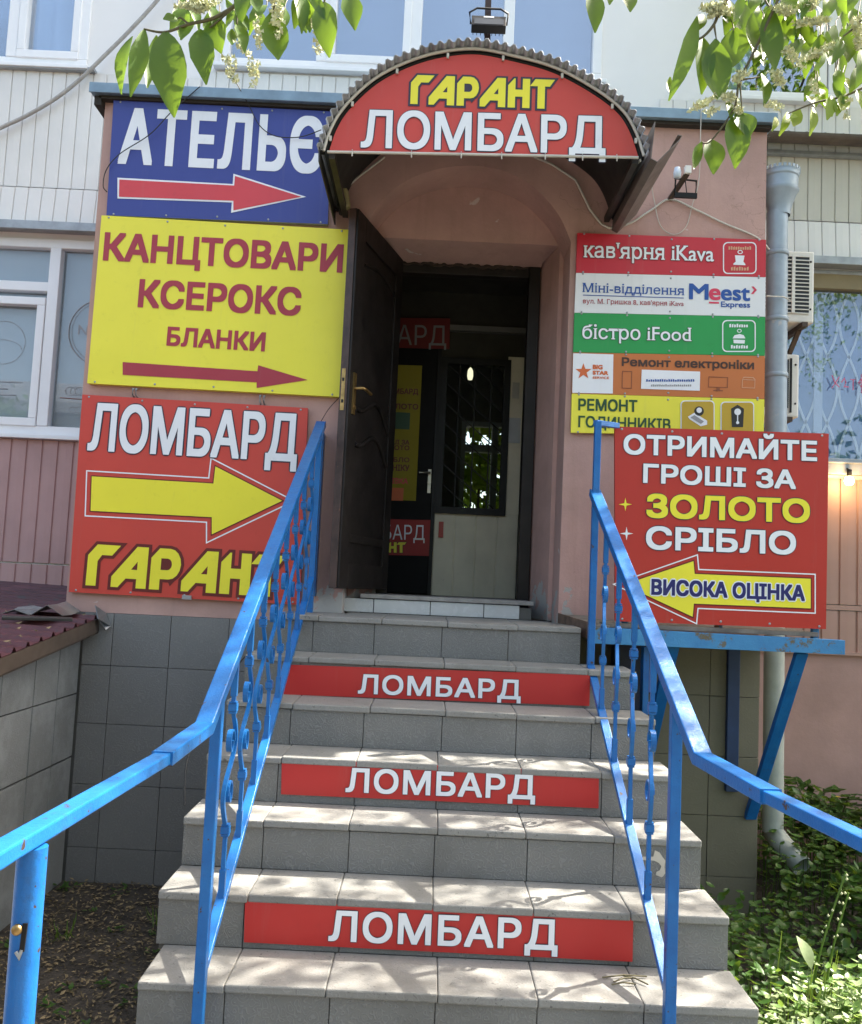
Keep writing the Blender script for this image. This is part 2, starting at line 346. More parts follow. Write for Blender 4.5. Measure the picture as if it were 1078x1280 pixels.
# ------------------------------------------------------------------ flat shapes: letters, arrows, logos
_cache = {}
def curve_mesh(curve):
    o = bpy.data.objects.new('tmp', curve); COL.objects.link(o)
    dg = bpy.context.evaluated_depsgraph_get(); me = bpy.data.meshes.new_from_object(o.evaluated_get(dg))
    vs = [tuple(v.co) for v in me.vertices]; fs = [tuple(p.vertices) for p in me.polygons]
    bpy.data.objects.remove(o); bpy.data.curves.remove(curve); bpy.data.meshes.remove(me)
    return vs, fs
def glyphs(text, bold=0.0, space=1.0):
    """filled letters; the built-in font draws some letters from overlapping contours, so each contour is filled on its own"""
    k = (text, space)
    if k in _cache: return _cache[k]
    c = bpy.data.curves.new('tmp', 'FONT'); c.body = text; c.size = 1; c.space_character = space
    o = bpy.data.objects.new('tmp', c); COL.objects.link(o); dg = bpy.context.evaluated_depsgraph_get(); oe = o.evaluated_get(dg); cu = oe.to_curve(dg)
    cs = []
    for sp in cu.splines:
        bp = sp.bezier_points; pts = []
        for i in range(len(bp)):
            p0, p1 = bp[i], bp[(i+1) % len(bp)]
            A, B, Cc, D = [q.to_2d() for q in (p0.co, p0.handle_right, p1.handle_left, p1.co)]
            straight = abs((B-A).cross(D-A)) < 1e-5 and abs((Cc-A).cross(D-A)) < 1e-5
            for j in range(1 if straight else 6): t = j/6; u_ = 1-t; pts.append(A*u_**3+B*3*u_*u_*t+Cc*3*u_*t*t+D*t**3)
        pts = [p for i, p in enumerate(pts) if (p-pts[i-1]).length > 1e-5]
        ar_ = sum(pts[i-1].cross(pts[i]) for i in range(len(pts)))/2
        if len(pts) > 2 and abs(ar_) > 1e-7: cs.append((ar_, pts))
    oe.to_curve_clear(); bpy.data.objects.remove(o); bpy.data.curves.remove(c)
    cs = [q for _, q in cs]; groups = []
    for q in sorted(cs, key=lambda q: min(p.x for p in q)):
        x0, x1 = min(p.x for p in q), max(p.x for p in q)
        if groups and x0 < groups[-1][0]-.002: groups[-1][1].append(q); groups[-1][0] = max(groups[-1][0], x1)
        else: groups.append([x1, [q]])
    vs, fs = [], []
    for _, loops in groups:
        pts = [p for l_ in loops for p in l_]; eds = []; i0 = 0
        for l_ in loops: eds += [(i0+i, i0+(i+1) % len(l_)) for i in range(len(l_))]; i0 += len(l_)
        ov, oe_, of, *_r = delaunay_2d_cdt(pts, eds, [], 0, 1e-6)
        b0 = len(vs); vs += [(p.x, p.y, 0) for p in ov]
        for t in of:
            cx_ = sum(ov[i].x for i in t)/3; cy_ = sum(ov[i].y for i in t)/3; w_ = 0
            for l_ in loops:
                for i in range(len(l_)):
                    a_, b_ = l_[i-1], l_[i]
                    if (a_.y <= cy_) != (b_.y <= cy_):
                        if (b_.x-a_.x)*(cy_-a_.y)/(b_.y-a_.y)+a_.x > cx_: w_ += 1 if b_.y > a_.y else -1
            if w_:
                p, q, r_ = [ov[i] for i in t]; ar2 = (q-p).cross(r_-p)
                if abs(ar2) > 1e-9: fs.append(tuple(b0+i for i in (t if ar2 > 0 else reversed(t))))
    _cache[k] = (vs, fs); return vs, fs
_cap = {}
def capheight(bold):
    if bold not in _cap:
        vs, _ = glyphs('Н', bold); _cap[bold] = (min(v[1] for v in vs), max(v[1] for v in vs))
    return _cap[bold]
def shape(polys, offset=0.0):
    """filled outline of polygons with holes; offset grows the outline (world-size units)"""
    c = bpy.data.curves.new('tmp', 'CURVE'); c.dimensions = '2D'; c.fill_mode = 'FRONT'; c.offset = offset
    for pl in polys:
        sp = c.splines.new('POLY'); sp.points.add(len(pl)-1); sp.use_cyclic_u = True
        for i, q in enumerate(pl): sp.points[i].co = (q[0], q[1], 0, 1)
    return curve_mesh(c)
def grow(poly, d):
    """mitred offset of one polygon outwards by d"""
    a = sum(poly[i-1][0]*poly[i][1]-poly[i][0]*poly[i-1][1] for i in range(len(poly))); sg = 1 if a > 0 else -1
    out = []
    for i in range(len(poly)):
        p0, p1, p2 = Vector(poly[i-1][:2]), Vector(poly[i][:2]), Vector(poly[(i+1) % len(poly)][:2])
        e0, e1 = (p1-p0).normalized(), (p2-p1).normalized()
        n0, n1 = Vector((e0.y, -e0.x))*sg, Vector((e1.y, -e1.x))*sg
        b = n0+n1; b = b.normalized() if b.length > 1e-6 else n0
        out.append(p1+b*d/max(.45, b.dot(n0)))
    return [(q.x, q.y) for q in out]
class Face:
    """a sign face: an upright plane y = const facing the street; put shapes on it by the photo pixels they cover"""
    def __init__(s, root, y): s.root = root; s.y = y
    def pt(s, px, py): return Y(px, py, s.y)
    def put(s, name, vs, fs, BL, U, V, lay, m, parent=None, label=None):
        mb = MB(); n = Vector((0, -1, 0))
        mb.add([BL+U*q[0]+V*q[1]+n*(.0015*lay+(q[2] if len(q) > 2 else 0)) for q in vs], fs)
        return mb.build(name, m, parent or s.root, label=label)
    def poly(s, name, pxs, lay, m, offset=0.0, parent=None, ring=0, label=None):
        o = s.pt(*pxs[0][0] if isinstance(pxs[0][0], (tuple, list)) else pxs[0]); pls = pxs if isinstance(pxs[0][0], (tuple, list)) else [pxs]
        pl = [[((s.pt(*q)-o).x, (s.pt(*q)-o).z) for q in pp] for pp in pls]
        if ring: pl = [grow(pl[0], offset+ring), grow(pl[0], offset)]; vs, fs = shape(pl)
        elif offset: vs, fs = shape([grow(q, offset if i == 0 else -offset) for i, q in enumerate(pl)])
        else: vs, fs = shape(pl)
        return s.put(name, vs, fs, o, Vector((1,0,0)), Vector((0,0,1)), lay, m, parent, label)
    def text(s, txt, xl, yl, xr, yr, ytop, m, lay=2, bold=.02, out=0.0, om=None, name='lettering', space=1.0, parent=None, lean=0.0, serif=False, label=None):
        """xl,yl .. xr,yr: baseline ends; ytop: pixel row of the capital height above the left end"""
        BL, BR = s.pt(xl, yl), s.pt(xr, yr); T = s.pt(xl+(yl-ytop)*.04, ytop)
        U = (BR-BL).normalized(); V = Vector((-U.z, 0, U.x)); h = (T-BL).dot(V); n = Vector((0, -1, 0))
        vs, fs = glyphs(txt, 0.0, space); fs = list(fs); c0, c1 = capheight(0.0)
        x0, x1 = min(v[0] for v in vs), max(v[0] for v in vs); b_ = bold*h/(c1-c0)
        if serif: vs, fs = add_serifs(vs, fs, c0, c1)
        kx = ((BR-BL).length-2*b_)/(x1-x0); ky = (h-2*b_)/(c1-c0)
        base = [(b_+(a-x0)*kx+lean*(b-c0)*ky, b_+(b-c0)*ky, d) for a, b, d in vs]
        def layer(nm, shifts, lay_, mm):
            mb = MB()
            for i, (dx, dy) in enumerate(shifts): mb.add([BL+U*(a+dx)+V*(b+dy)+n*(.0015*lay_+.00005*i+.000015*d) for a, b, d in base], fs)
            return mb.build(nm, mm, parent or s.root, label=label)
        if out:
            r_ = out*h/(c1-c0)+b_; layer(name+'_outline', [(r_*math.cos(2*math.pi*k/14), r_*math.sin(2*math.pi*k/14)) for k in range(14)]+[(0, 0)], lay, om); lay += 1
        sh = [(0, 0)]
        if bold: sh += [(i*b_, j*b_) for i in (-1, 0, 1) for j in (-1, 0, 1) if i or j]
        return layer(name, sh, lay, m)
def add_serifs(vs, fs, c0, c1):
    from collections import Counter
    ec = Counter()
    for f in fs:
        for i in range(len(f)): ec[tuple(sorted((f[i-1], f[i])))] += 1
    vs = list(vs); fs = list(fs); t = .035; ext = .045
    for (a, b), n in list(ec.items()):
        if n != 1: continue
        p, q = vs[a], vs[b]
        if abs(p[1]-q[1]) < .004 and .05 < abs(p[0]-q[0]) < .19:
            y = (p[1]+q[1])/2; xa, xb = sorted((p[0], q[0]))
            if abs(y-c0) < .012: ya, yb = y, y+t
            elif y > .45: ya, yb = y-t, y
            else: continue
            i = len(vs); vs += [(xa-ext, ya, 3), (xb+ext, ya, 3), (xb+ext, yb, 3), (xa-ext, yb, 3)]; fs.append((i, i+1, i+2, i+3))
    return vs, fs
def rrect(x0, y0, x1, y1, r_, n=5):
    out = []
    for cx, cy, a0 in ((x1-r_, y1-r_, 0), (x0+r_, y1-r_, 90), (x0+r_, y0+r_, 180), (x1-r_, y0+r_, 270)):
        for k in range(n+1):
            a = R(a0+90*k/n); out.append((cx+r_*math.cos(a), cy+r_*math.sin(a)))
    return out
def arc(cx, cy, rx, ry, a0, a1, n=10): return [(cx+rx*math.cos(R(a0+(a1-a0)*k/n)), cy+ry*math.sin(R(a0+(a1-a0)*k/n))) for k in range(n+1)]
# stylised slanted capitals of the shop name, unit height 1
GAR = {
 'Г': ([[(0,0),(.30,0),(.30,.60),(.42,.75),(.72,.75),(.96,1),(.26,1),(0,.73)]], .80),
 'А': ([[(-.05,0),(-.05,.25),(.66,1),(1.0,1),(1.0,0),(.70,0),(.70,.22),(.38,.22),(.16,0)], [(.52,.44),(.70,.44),(.70,.64)]], 1.10),
 'Р': ([[(0,0),(.30,0),(.30,.26),(.56,.26)]+arc(.56,.63,.34,.37,-90,90,8)+[(.24,1),(0,.76)], [(.30,.48)]+arc(.50,.62,.13,.14,-90,90,6)+[(.30,.76)]], 1.0),
 'Н': ([[(0,0),(.30,0),(.30,.38),(.60,.38),(.60,0),(.90,0),(.90,1),(.60,1),(.60,.62),(.30,.62),(.30,1),(.25,1),(0,.76)]], 1.0),
 'Т': ([[(.22,0),(.52,0),(.52,.76),(.72,.76),(.92,1),(.12,1),(-.10,.76),(.22,.76)]], .92)}
def shopname(face, xl, yl, xr, yr, ytop, m, om, lay=2, out=.07):
    BL, BR = face.pt(xl, yl), face.pt(xr, yr); U = (BR-BL).normalized(); V = Vector((-U.z, 0, U.x)); h = (face.pt(xl, ytop)-BL).dot(V)
    seq = 'ГАРАНТ'; tot = sum(GAR[c][1] for c in seq); k = (BR-BL).length/tot
    A, B = [[], []], [[], []]; x = 0
    for c in seq:
        pl = [[((a+x)*k, b*h) for a, b in p] for p in GAR[c][0]]
        for dst, po in ((A, grow(pl[0], out*h)), (B, pl[0])):
            vs, fs = shape([po]+([] if dst is A else pl[1:]))
            b0 = len(dst[0]); dst[0] += [(q[0], q[1], .00006*(x*10 % 7)) for q in vs]; dst[1] += [tuple(b0+i for i in f) for f in fs]
        if len(pl) > 1 and c == 'А': pass
        x += GAR[c][1]
    face.put('shop_name_outline', A[0], A[1], BL, U, V, lay, om); face.put('shop_name', B[0], B[1], BL, U, V, lay+1, m)
def sign_board(name, label, corners, y, m, thick=.03, edge=None, cat='sign', group=None, screws=True):
    TL, TR, BR, BL = [Y(*c, y) for c in corners]
    root = empty(name, (BL+BR)/2+Vector((0, thick/2, 0)), label, cat, group)
    d = Vector((0, thick, 0)); mb = MB().mat(m); mb.add([BL, BR, TR, TL], [(0, 1, 2, 3)])
    mb.mat(edge or m); mb.add([BL, BR, TR, TL, BL+d, BR+d, TR+d, TL+d], [(4,7,6,5),(0,4,5,1),(1,5,6,2),(2,6,7,3),(3,7,4,0)])
    mb.build('panel', None, root, bevel=.002)
    if screws:
        mb = MB()
        for i in range(5):
            for a, b in ((TL, TR), (BL, BR)):
                c = (TL+TR+BL+BR)/4; p = a.lerp(b, .02+.24*i); p = p+(c-p).normalized()*.018
                mb.lathe(p, [(.006, -.001), (.006, .002), (.003, .0035), (0, .0035)], 8, 'y')
        mb.build('screws', TRIM, root)
    return root, Face(root, y-.0008)

# ================================================================== the setting
XA, XB, ZT, ZP, YM, G = -1.853, 1.983, 2.891, -.059, 1.0, -1.5
def zM(px, py): return Y(px, py, YM).z
def xM(px, py): return Y(px, py, YM).x
mb = MB(); N = 40
mb.add([(-120,-120,G),(120,-120,G),(120,120,G),(-120,120,G)], [(0,1,2,3)])
struct(mb.build('ground', SOIL, origin=(0,0,G)))
mb = MB(); mb.box((-1.2,-9,G-.05),(1.9,-2.30,G+.04)); struct(mb.build('path', PAVE, bevel=.01))

def wall_cells(mb, x0, x1, z0, z1, y0, y1, holes):
    xs = sorted({x0, x1, *[h[0] for h in holes], *[h[1] for h in holes]}); zs = sorted({z0, z1, *[h[2] for h in holes], *[h[3] for h in holes]})
    xs = [x for x in xs if x0 <= x <= x1]; zs = [z for z in zs if z0 <= z <= z1]
    for i in range(len(xs)-1):
        run = None
        for j in range(len(zs)-1):
            cx, cz = (xs[i]+xs[i+1])/2, (zs[j]+zs[j+1])/2
            hole = any(h[0] < cx < h[1] and h[2] < cz < h[3] for h in holes)
            if not hole: mb.box((xs[i], y0, zs[j]), (xs[i+1], y1, zs[j+1]))
def boards(mb, x0, x1, z0, z1, y, pitch, g=.005, d=.010, flare=0):
    """ribbed sheet: flat boards with narrow grooves, front at y"""
    prof = []; n = max(1, round((x1-x0)/pitch)); p = (x1-x0)/n
    for i in range(n):
        a = x0+i*p
        prof += [(a, y+d), (a+g*.5, y+d), (a+g, y), (a+p*.5, y-.0015), (a+p-g, y), (a+p-g*.5, y+d)]
    prof.append((x1, y+d)); m = len(prof)
    mb.add([(a, b-flare, z0) for a, b in prof]+[(a, b, z1) for a, b in prof], [(i, i+1, m+i+1, m+i) for i in range(m-1)], False)

# -------- the house behind
UPZ = 5.7
wLU = (-4.35, xM(111,60)+.0, zM(60,85), 5.4)                                # upper left window
wCU = (xM(276,60), xM(753,50), zM(430,90), 5.4)                              # upper middle window
wRU = (xM(893,80), xM(1047,100), zM(980,127), 5.4)                           # upper right window
wLL = (-4.6, -1.75, zM(60,545), zM(60,299))                                  # lower left window
wRL = (2.15, 5.6, zM(1060,579), zM(1040,338))                                # lower right window
HALL = (-.72, 1.30, .09, 2.50)
bld = empty('apartment_house', (0, 1.1, G), 'white and pink panelled house rising behind the entrance porch', 'building')
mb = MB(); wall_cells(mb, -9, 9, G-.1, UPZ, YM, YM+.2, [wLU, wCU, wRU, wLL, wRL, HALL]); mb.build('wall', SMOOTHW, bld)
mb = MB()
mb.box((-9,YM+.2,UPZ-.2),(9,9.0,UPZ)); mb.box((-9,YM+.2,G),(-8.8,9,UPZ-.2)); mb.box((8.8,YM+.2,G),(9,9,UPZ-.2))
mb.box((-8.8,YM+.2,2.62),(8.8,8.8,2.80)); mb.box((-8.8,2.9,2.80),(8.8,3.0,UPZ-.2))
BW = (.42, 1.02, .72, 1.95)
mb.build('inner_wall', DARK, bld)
mb = MB(); wall_cells(mb, -8.8, 8.8, G, 2.60, 4.4, 4.6, [BW]); mb.build('inner_wall', mat('pale back room wall', (.42,.40,.35), .8), bld)
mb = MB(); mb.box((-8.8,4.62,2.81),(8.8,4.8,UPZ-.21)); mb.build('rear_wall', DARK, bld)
# side rooms behind the lower windows
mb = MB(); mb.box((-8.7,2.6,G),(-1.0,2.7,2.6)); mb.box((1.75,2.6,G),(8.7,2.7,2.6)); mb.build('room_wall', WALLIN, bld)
# siding
mb = MB(); zs0, zs1 = zM(60,236), zM(60,91)
boards(mb, -6.5, XA+.25, zs0, zs1, YM-.02, .094); boards(mb, -6.5, XA+.25, zM(60,285), zs0-.012, YM-.035, .094, flare=.02)
mb.build('siding', SIDING, bld)
mb = MB(); boards(mb, XA+.26, xM(753,50)+.1, ZT-.3, wCU[2]-.05, YM-.02, .094); mb.build('siding', SIDING, bld)
mb = MB(); boards(mb, 1.6, 7, zM(1000,168), zM(1000,128)-.03, YM-.02, .094); boards(mb, 1.6, 7, zM(1010,326), zM(1010,279), YM-.03, .094, flare=.015); mb.build('siding', SIDING, bld)
mb = MB(); boards(mb, 1.6, 7, zM(1010,277), zM(1000,168), YM-.02, .094); mb.build('siding', CREAM, bld, label='cream ribbed siding under the gutter')
mb = MB(); z0, z1, zsm = zM(60,735), zM(60,551), zM(60,704)
boards(mb, -6.5, XA+.2, zsm, z1, YM-.02, .105, .009); boards(mb, -6.5, XA+.2, z0, zsm-.012, YM-.04, .105, .009)
mb.build('siding', PINKB, bld, label='dusty pink ribbed siding under the left window')
mb = MB(); boards(mb, 1.7, 7, zM(1060,756), zM(1060,600), YM-.03, .118, .009); boards(mb, 1.7, 7, zM(1060,815), zM(1060,764), YM-.03, .118, .009)
mb.mat(PINKB2).box((1.7,YM-.035,zM(1060,763)),(7,YM-.003,zM(1060,757))); mb.box((1.7,YM-.045,zM(1060,819)),(7,YM-.003,zM(1060,815)))
mb.build('siding', PINKB2, bld, label='brown pink ribbed siding under the right window')
mb = MB(); mb.box((1.7,YM-.012,G-.05),(7,YM-.002,zM(1060,819)-.002)); mb.build('plinth', PINK2, bld); mb = MB(); mb.box((-6.5,YM-.012,G-.05),(XA+.2,YM-.002,zM(60,735)-.002)); mb.build('plinth', PINK2, bld)
mb = MB()
zt = zM(60,286); mb.box((-6.5,YM-.12,zt-.035),(XA+.2,YM-.002,zt)); mb.box((-6.5,YM-.13,zt-.055),(XA+.2,YM-.115,zt+.004))
mb.build('drip_trim', TRIM, bld, bevel=.003); mb = MB()
zt = zM(1010,327); mb.box((1.6,YM-.1,zt-.045),(7,YM-.002,zt-.002)); mb.box((1.6,YM-.11,zt-.05),(7,YM-.101,zt+.004))
mb.build('drip_trim', TRIM, bld, bevel=.003); mb = MB()
mb.box((-6.5,YM-.06,zM(60,91)-.004),(xM(122,91),YM-.003,zM(60,88)+.004))
mb.build('drip_trim', TRIM, bld, bevel=.003)

def window(label, wx, cols, rows, glass, back=None, back_y=.16, curtain=None, fr=.065, sill=True, sash=(), mats=PVC):
    x0, x1, z0, z1 = wx; y0 = YM-.015
    f = MB()
    def vbar(x, a, b, w_=fr, dy=0): f.box((x-w_/2, y0+dy, a), (x+w_/2, y0+.07, b))
    f.box((x0,y0,z0),(x1,y0+.07,z0+fr)); f.box((x0,y0,z1-fr),(x1,y0+.07,z1)); f.box((x0,y0,z0+fr),(x0+fr,y0+.07,z1-fr)); f.box((x1-fr,y0,z0+fr),(x1,y0+.07,z1-fr))
    for c in cols: vbar(c, z0+fr, z1-fr, fr*1.15, -.006)
    for (a, b, z) in rows: f.box((a, y0-.004, z-fr*.5), (b, y0+.07, z+fr*.5))
    for (a, b, c, d) in sash:
        s_ = .055
        f.box((a,y0-.014,c),(b,y0+.05,c+s_)); f.box((a,y0-.014,d-s_),(b,y0+.05,d)); f.box((a,y0-.014,c+s_),(a+s_,y0+.05,d-s_)); f.box((b-s_,y0-.014,c+s_),(b,y0+.05,d-s_))
    w_ = f.build('window', mats, bld, bevel=.005, label=label)
    p = MB(); p.box((x0+.02,y0+.045,z0+.02),(x1-.02,y0+.05,z1-.02)); p.build('pane', glass, w_)
    if back: p = MB(); p.box((x0-.1,YM+back_y,z0-.1),(x1+.1,YM+back_y+.01,z1+.1)); p.build('blind', back, w_)
    if curtain:
        for (a, b) in curtain:
            p = MB(); n = int((b-a)/.012); pr = [(a+(b-a)*i/n, YM+.14+.03*math.sin(i*.52+math.sin(i*.13)*2)) for i in range(n+1)]
            p.add([(q[0], q[1], z0-.05) for q in pr]+[(q[0], q[1], z1) for q in pr], [(i, i+1, n+2+i, n+1+i) for i in range(n)], True); p.build('curtain', CURT, w_)
    if sill: p = MB(); p.box((x0-.03,YM-.07,z0-.03),(x1+.03,YM-.005,z0-.002)); p.build('sill', PVC, w_, bevel=.004)
    return w_
xm = xM(16,60)
window('white upstairs window at the far left, with pale curtains', wLU, [xm], [], GLASS_UP, None, curtain=[(xm+.03, xm+.42), (-4.3, xm-.2)], sash=[(xm+.04, wLU[1]-.06, wLU[2]+.06, 5.3)])
c1, c2, c3 = xM(403,60), xM(520,50), xM(636,40)
window('wide white upstairs window behind the arched canopy', wCU, [c1, c2, c3], [], GLASS_UP, FROSTW, .30, sash=[(c1+.035, c2-.035, wCU[2]+.06, 5.3)])
window('white upstairs window at the right, behind the cherry leaves', wRU, [xM(1026,90)], [], GLASS_UP, None, curtain=[(wRU[0], wRU[0]+.3)])
cm = xM(62,430)
wl = window('white lower left window with frosted film in its panes', wLL, [cm], [(-4.6, cm-.03, zM(30,358))], GLASS, FROST, .075, sash=[(cm-.75, cm-.04, wLL[2]+.06, zM(30,372))])
wr = window('large lower right window with sheer patterned curtain', wRL, [xM(1200,470)], [], GLASS_R, None, fr=.03, mats=TRIM, sill=False)
mb = MB(); mb.box((wRL[0], YM-.01, zM(1040,361)), (wRL[1], YM+.1, zM(1040,340))); mb.build('head_board', mat('ochre head board', (.25,.20,.11), .7), wr)
mb = MB(); zt = zM(1060,580); mb.box((wRL[0]-.05, YM-.09, zt-.085), (wRL[1], YM-.034, zt-.01)); mb.box((wRL[0]-.05, YM-.10, zt-.012), (wRL[1], YM, zt)); mb.build('sill', TRIM, wr, bevel=.004)
# sheer curtain with a lattice of wavy lines
mb = MB(); x0, z0, z1 = 2.2, wRL[2]-.1, wRL[3]+.1
mb.mat(mat('blue grey sheer', (.16, .27, .46), .8, var=.04)); mb.box((2.1, YM+.17, z0), (wRL[1], YM+.175, z1))
mb.mat(mat('pale lattice thread', (.74, .78, .80), .8))
for i in range(24):
    for ph in (0, math.pi):
        pts = [(x0+.075+.15*i+.068*math.sin(z*6.6+ph)*(1), YM+.163, z) for z in [z0+(z1-z0)*k/44 for k in range(45)]]
        mb.sweep(pts, [(-.008,-.002),(.008,-.002),(.008,.002),(-.008,.002)], up=Vector((0,1,0)))
mb.mat(CURT).box((xM(1036,470)-.03, YM+.155, z0), (xM(1036,470)+.03, YM+.16, z1))
mb.build('curtain', None, wr)
# pink script on the right pane: only strokes can be read
mb = MB(); o = Y(1040, 478, YM-.002)
def stroke(mb, o, pts, r_): mb.tube([o+Vector((a, -.004, b)) for a, b in pts], r_, 5)
for dx, pts in ((0, [(0,.05),(.02,.0),(.05,-.03)]), (0, [(.05,.04),(.02,-.01),(0,-.04)]), (.065, [(0,.0),(.02,.03),(.03,0),(.02,-.03),(.05,-.03)]), (.125, [(0,.03),(.04,.035),(.02,.03),(.02,-.04)]), (.18, [(0,0),(.02,.03),(.04,0),(.02,-.03),(0,0),(.02,0),(.02,.06),(.02,-.07)]), (.235, [(0,.03),(.01,-.03),(.03,.03),(.04,-.03)]), (.29, [(0,.0),(.03,.03),(.04,-.03),(.0,-.03),(.0,.02)]), (.35, [(0,.03),(0,-.05),(0,.02),(.03,.03),(.03,-.01),(0,-.01)])):
    stroke(mb, o, [(a+dx, b+(.006*math.sin(dx*40))) for a, b in pts], .0035)
mb.build('lettering', mat('pink lettering', (.62,.12,.25), .5), wr)
# faint film drawings on the lower left panes
FILML = mat('grey film print', (.31,.305,.31), .6)
def ring3(mb, c, rx, rz, a0, a1, r_, n=40): mb.tube([(c.x+rx*math.cos(R(a0+(a1-a0)*k/n)), c.y, c.z+rz*math.sin(R(a0+(a1-a0)*k/n))) for k in range(n+1)], r_, 5, cap=False)
mb = MB(); c = Y(125, 415, YM+.025); ring3(mb, c, .215, .225, 0, 360, .004); ring3(mb, c, .195, .205, 0, 360, .002)
c = Y(4, 428, YM+.025); ring3(mb, c, .15, .15, 0, 360, .0018); ring3(mb, c+Vector((0,0,-.05)), .13, .07, 0, 180, .0015)
for q in range(3): c = Y(88+q*6, 489, YM+.025); ring3(mb, c, .035, .03, 20, 330, .002, 14)
c = Y(92, 512, YM+.025); ring3(mb, c, .03, .018, 0, 300, .0015, 12); c = Y(99,512,YM+.025); ring3(mb, c, .03, .02, 0, 300, .0015, 12)
for (a, b, q) in ((-12, 30, 477), (-12, 12, 485), (-12, 22, 493)): p0, p1 = Y(a, q, YM+.025), Y(b-2, q+1, YM+.025); mb.tube([p0.lerp(p1, k/30)+Vector((0,0,.003*(-1)**k)) for k in range(31)], .0022, 4)
mb.build('window_print', FILML, wl)
mb = MB(); a, b = Y(75,497,YM+.025), Y(112,500,YM+.025); mb.tube([a, b], .0035, 5); mb.build('window_print', mat('red brown film print', (.25,.13,.10), .6), wl)
fw = Face(wl, YM+.028); fw.text('N', 97, 418, 109, 419, 405, FILML, 0, .005, parent=wl, name='lettering')
# ledge roof and gutter on the right
mb = MB(); y1 = .86; zg = Y(1000,178,y1).z
n = 120; xs = [1.99+5*i/n for i in range(n+1)]
mb.add([(x, y1-.02, zg+.06+.010*math.sin(x*52)) for x in xs]+[(x, YM-.01, zg+.10+.010*math.sin(x*52)) for x in xs], [(i, i+1, n+2+i, n+1+i) for i in range(n)], True)
mb.build('ledge_roof', ROOFM, bld, solid=.004)
mb = MB(); pr = [(.055*math.cos(R(180+18*k)), .05*math.sin(R(180+18*k))) for k in range(11)]; pr = pr+[(a*.92, b*.92) for a, b in reversed(pr)]
mb.sweep([(2.0, y1-.03, zg+.03), (7, y1-.03, zg+.03)], pr); mb.build('gutter', BROWNG, bld)
for q in (955, 1250):
    mb = MB(); p = Y(q, 185, y1); mb.bar([(p.x, YM-.02, zg-.10), (p.x, y1+.03, zg-.02), (p.x, y1-.08, zg-.01)], .025, .006); mb.bar([(p.x, YM-.03, zg-.03), (p.x, y1+.03, zg-.02)], .02, .006); mb.build('gutter_bracket', BROWNG, bld)
mb = MB(); zt = Y(1010,193,.97).z; mb.box((1.99,.93,zt-.02),(7,.975,zt+.005)); mb.build('drip_trim', TRIM, bld)

# -------- the porch
por = empty('entrance_porch', ((XA+XB)/2, .5, G), 'pink plastered entrance porch with an arched doorway, on a grey tiled plinth', 'porch')
ARF = [Y(q[0], q[1], 0) for q in ((452,302),(468,264),(500,231),(540,213),(583,207),(625,212),(665,232),(697,266),(714,302))]
c = bpy.data.curves
def catmull(p, n=6):
    out = []
    for i in range(len(p)-1):
        a, b, c_, d = p[max(i-1, 0)], p[i], p[i+1], p[min(i+2, len(p)-1)]
        for k in range(n):
            t = k/n; out.append(.5*((2*b)+(c_-a)*t+(2*a-5*b+4*c_-d)*t*t+(3*b-a-3*c_+d)*t*t*t))
    return out+[p[-1]]
ar = catmull(ARF, 5); xl, xr = ar[0].x, ar[-1].x
D1 = .27
def outline_solid(mb, poly, y0, y1):
    vs, fs = shape([poly]); n = len(poly)
    mb.add([(a, y0, b) for a, b, *_ in vs], fs); mb.add([(a, y1, b) for a, b, *_ in vs], [tuple(reversed(f)) for f in fs])
    mb.add([(a, y0, b) for a, b in poly]+[(a, y1, b) for a, b in poly], [(i, n+i, n+(i+1) % n, (i+1) % n) for i in range(n)])
mb = MB()
poly = [(XA, ZP), (XA, ZT), (XB, ZT), (XB, ZP), (xr, ZP)] + [(q.x, q.z) for q in reversed(ar)] + [(xl, ZP)]
outline_solid(mb, poly, 0, D1)
mb.build('front_wall', PINK, por)
# inner layer with the splayed doorway
xf0, xf1, zf = -.285, .847, 2.255; xb0, xb1, zb = -.175, .772, 2.225; D2 = .60
mb = MB(); za = 2.75
mb.box((XA+.02, D1+.001, 0), (xf0, D2, za)); mb.box((xf1, D1+.001, 0), (XB-.02, D2, za)); mb.box((xf0, D1+.001, zf), (xf1, D2, za))
mb.hexa([(xf1,D1+.002,0),(xf1,D2,0),(xf1,D2,zf),(xf1,D1+.002,zf)], [(xf1-.0005,D1+.002,0),(xb1,D2,0),(xb1,D2,zf),(xf1-.0005,D1+.002,zf)])
mb.hexa([(xf0,D1+.002,zf),(xb1,D1+.002,zf),(xb1,D2,zf),(xf0,D2,zf)], [(xf0,D1+.002,zf-.0005),(xb1,D1+.002,zf-.0005),(xb1,D2,zb),(xf0,D2,zb)])
mb.hexa([(xf0,D1+.002,0),(xf0,D2,0),(xf0,D2,zf),(xf0,D1+.002,zf)], [(xf0+.0005,D1+.002,0),(xb0,D2,0),(xb0,D2,zb),(xf0+.0005,D1+.002,zb)])
mb.build('doorway', PINK, por)
mb = MB(); mb.box((XA, D1+.001, ZP), (XA+.2, YM-.05, ZT-.002)); mb.box((XB-.2, D1+.001, ZP), (XB, YM-.001, ZT-.002)); mb.box((XA+.2, D1+.001, ZT-.14), (XB-.2, YM-.001, ZT-.002)); mb.build('side_wall', PINK, por)
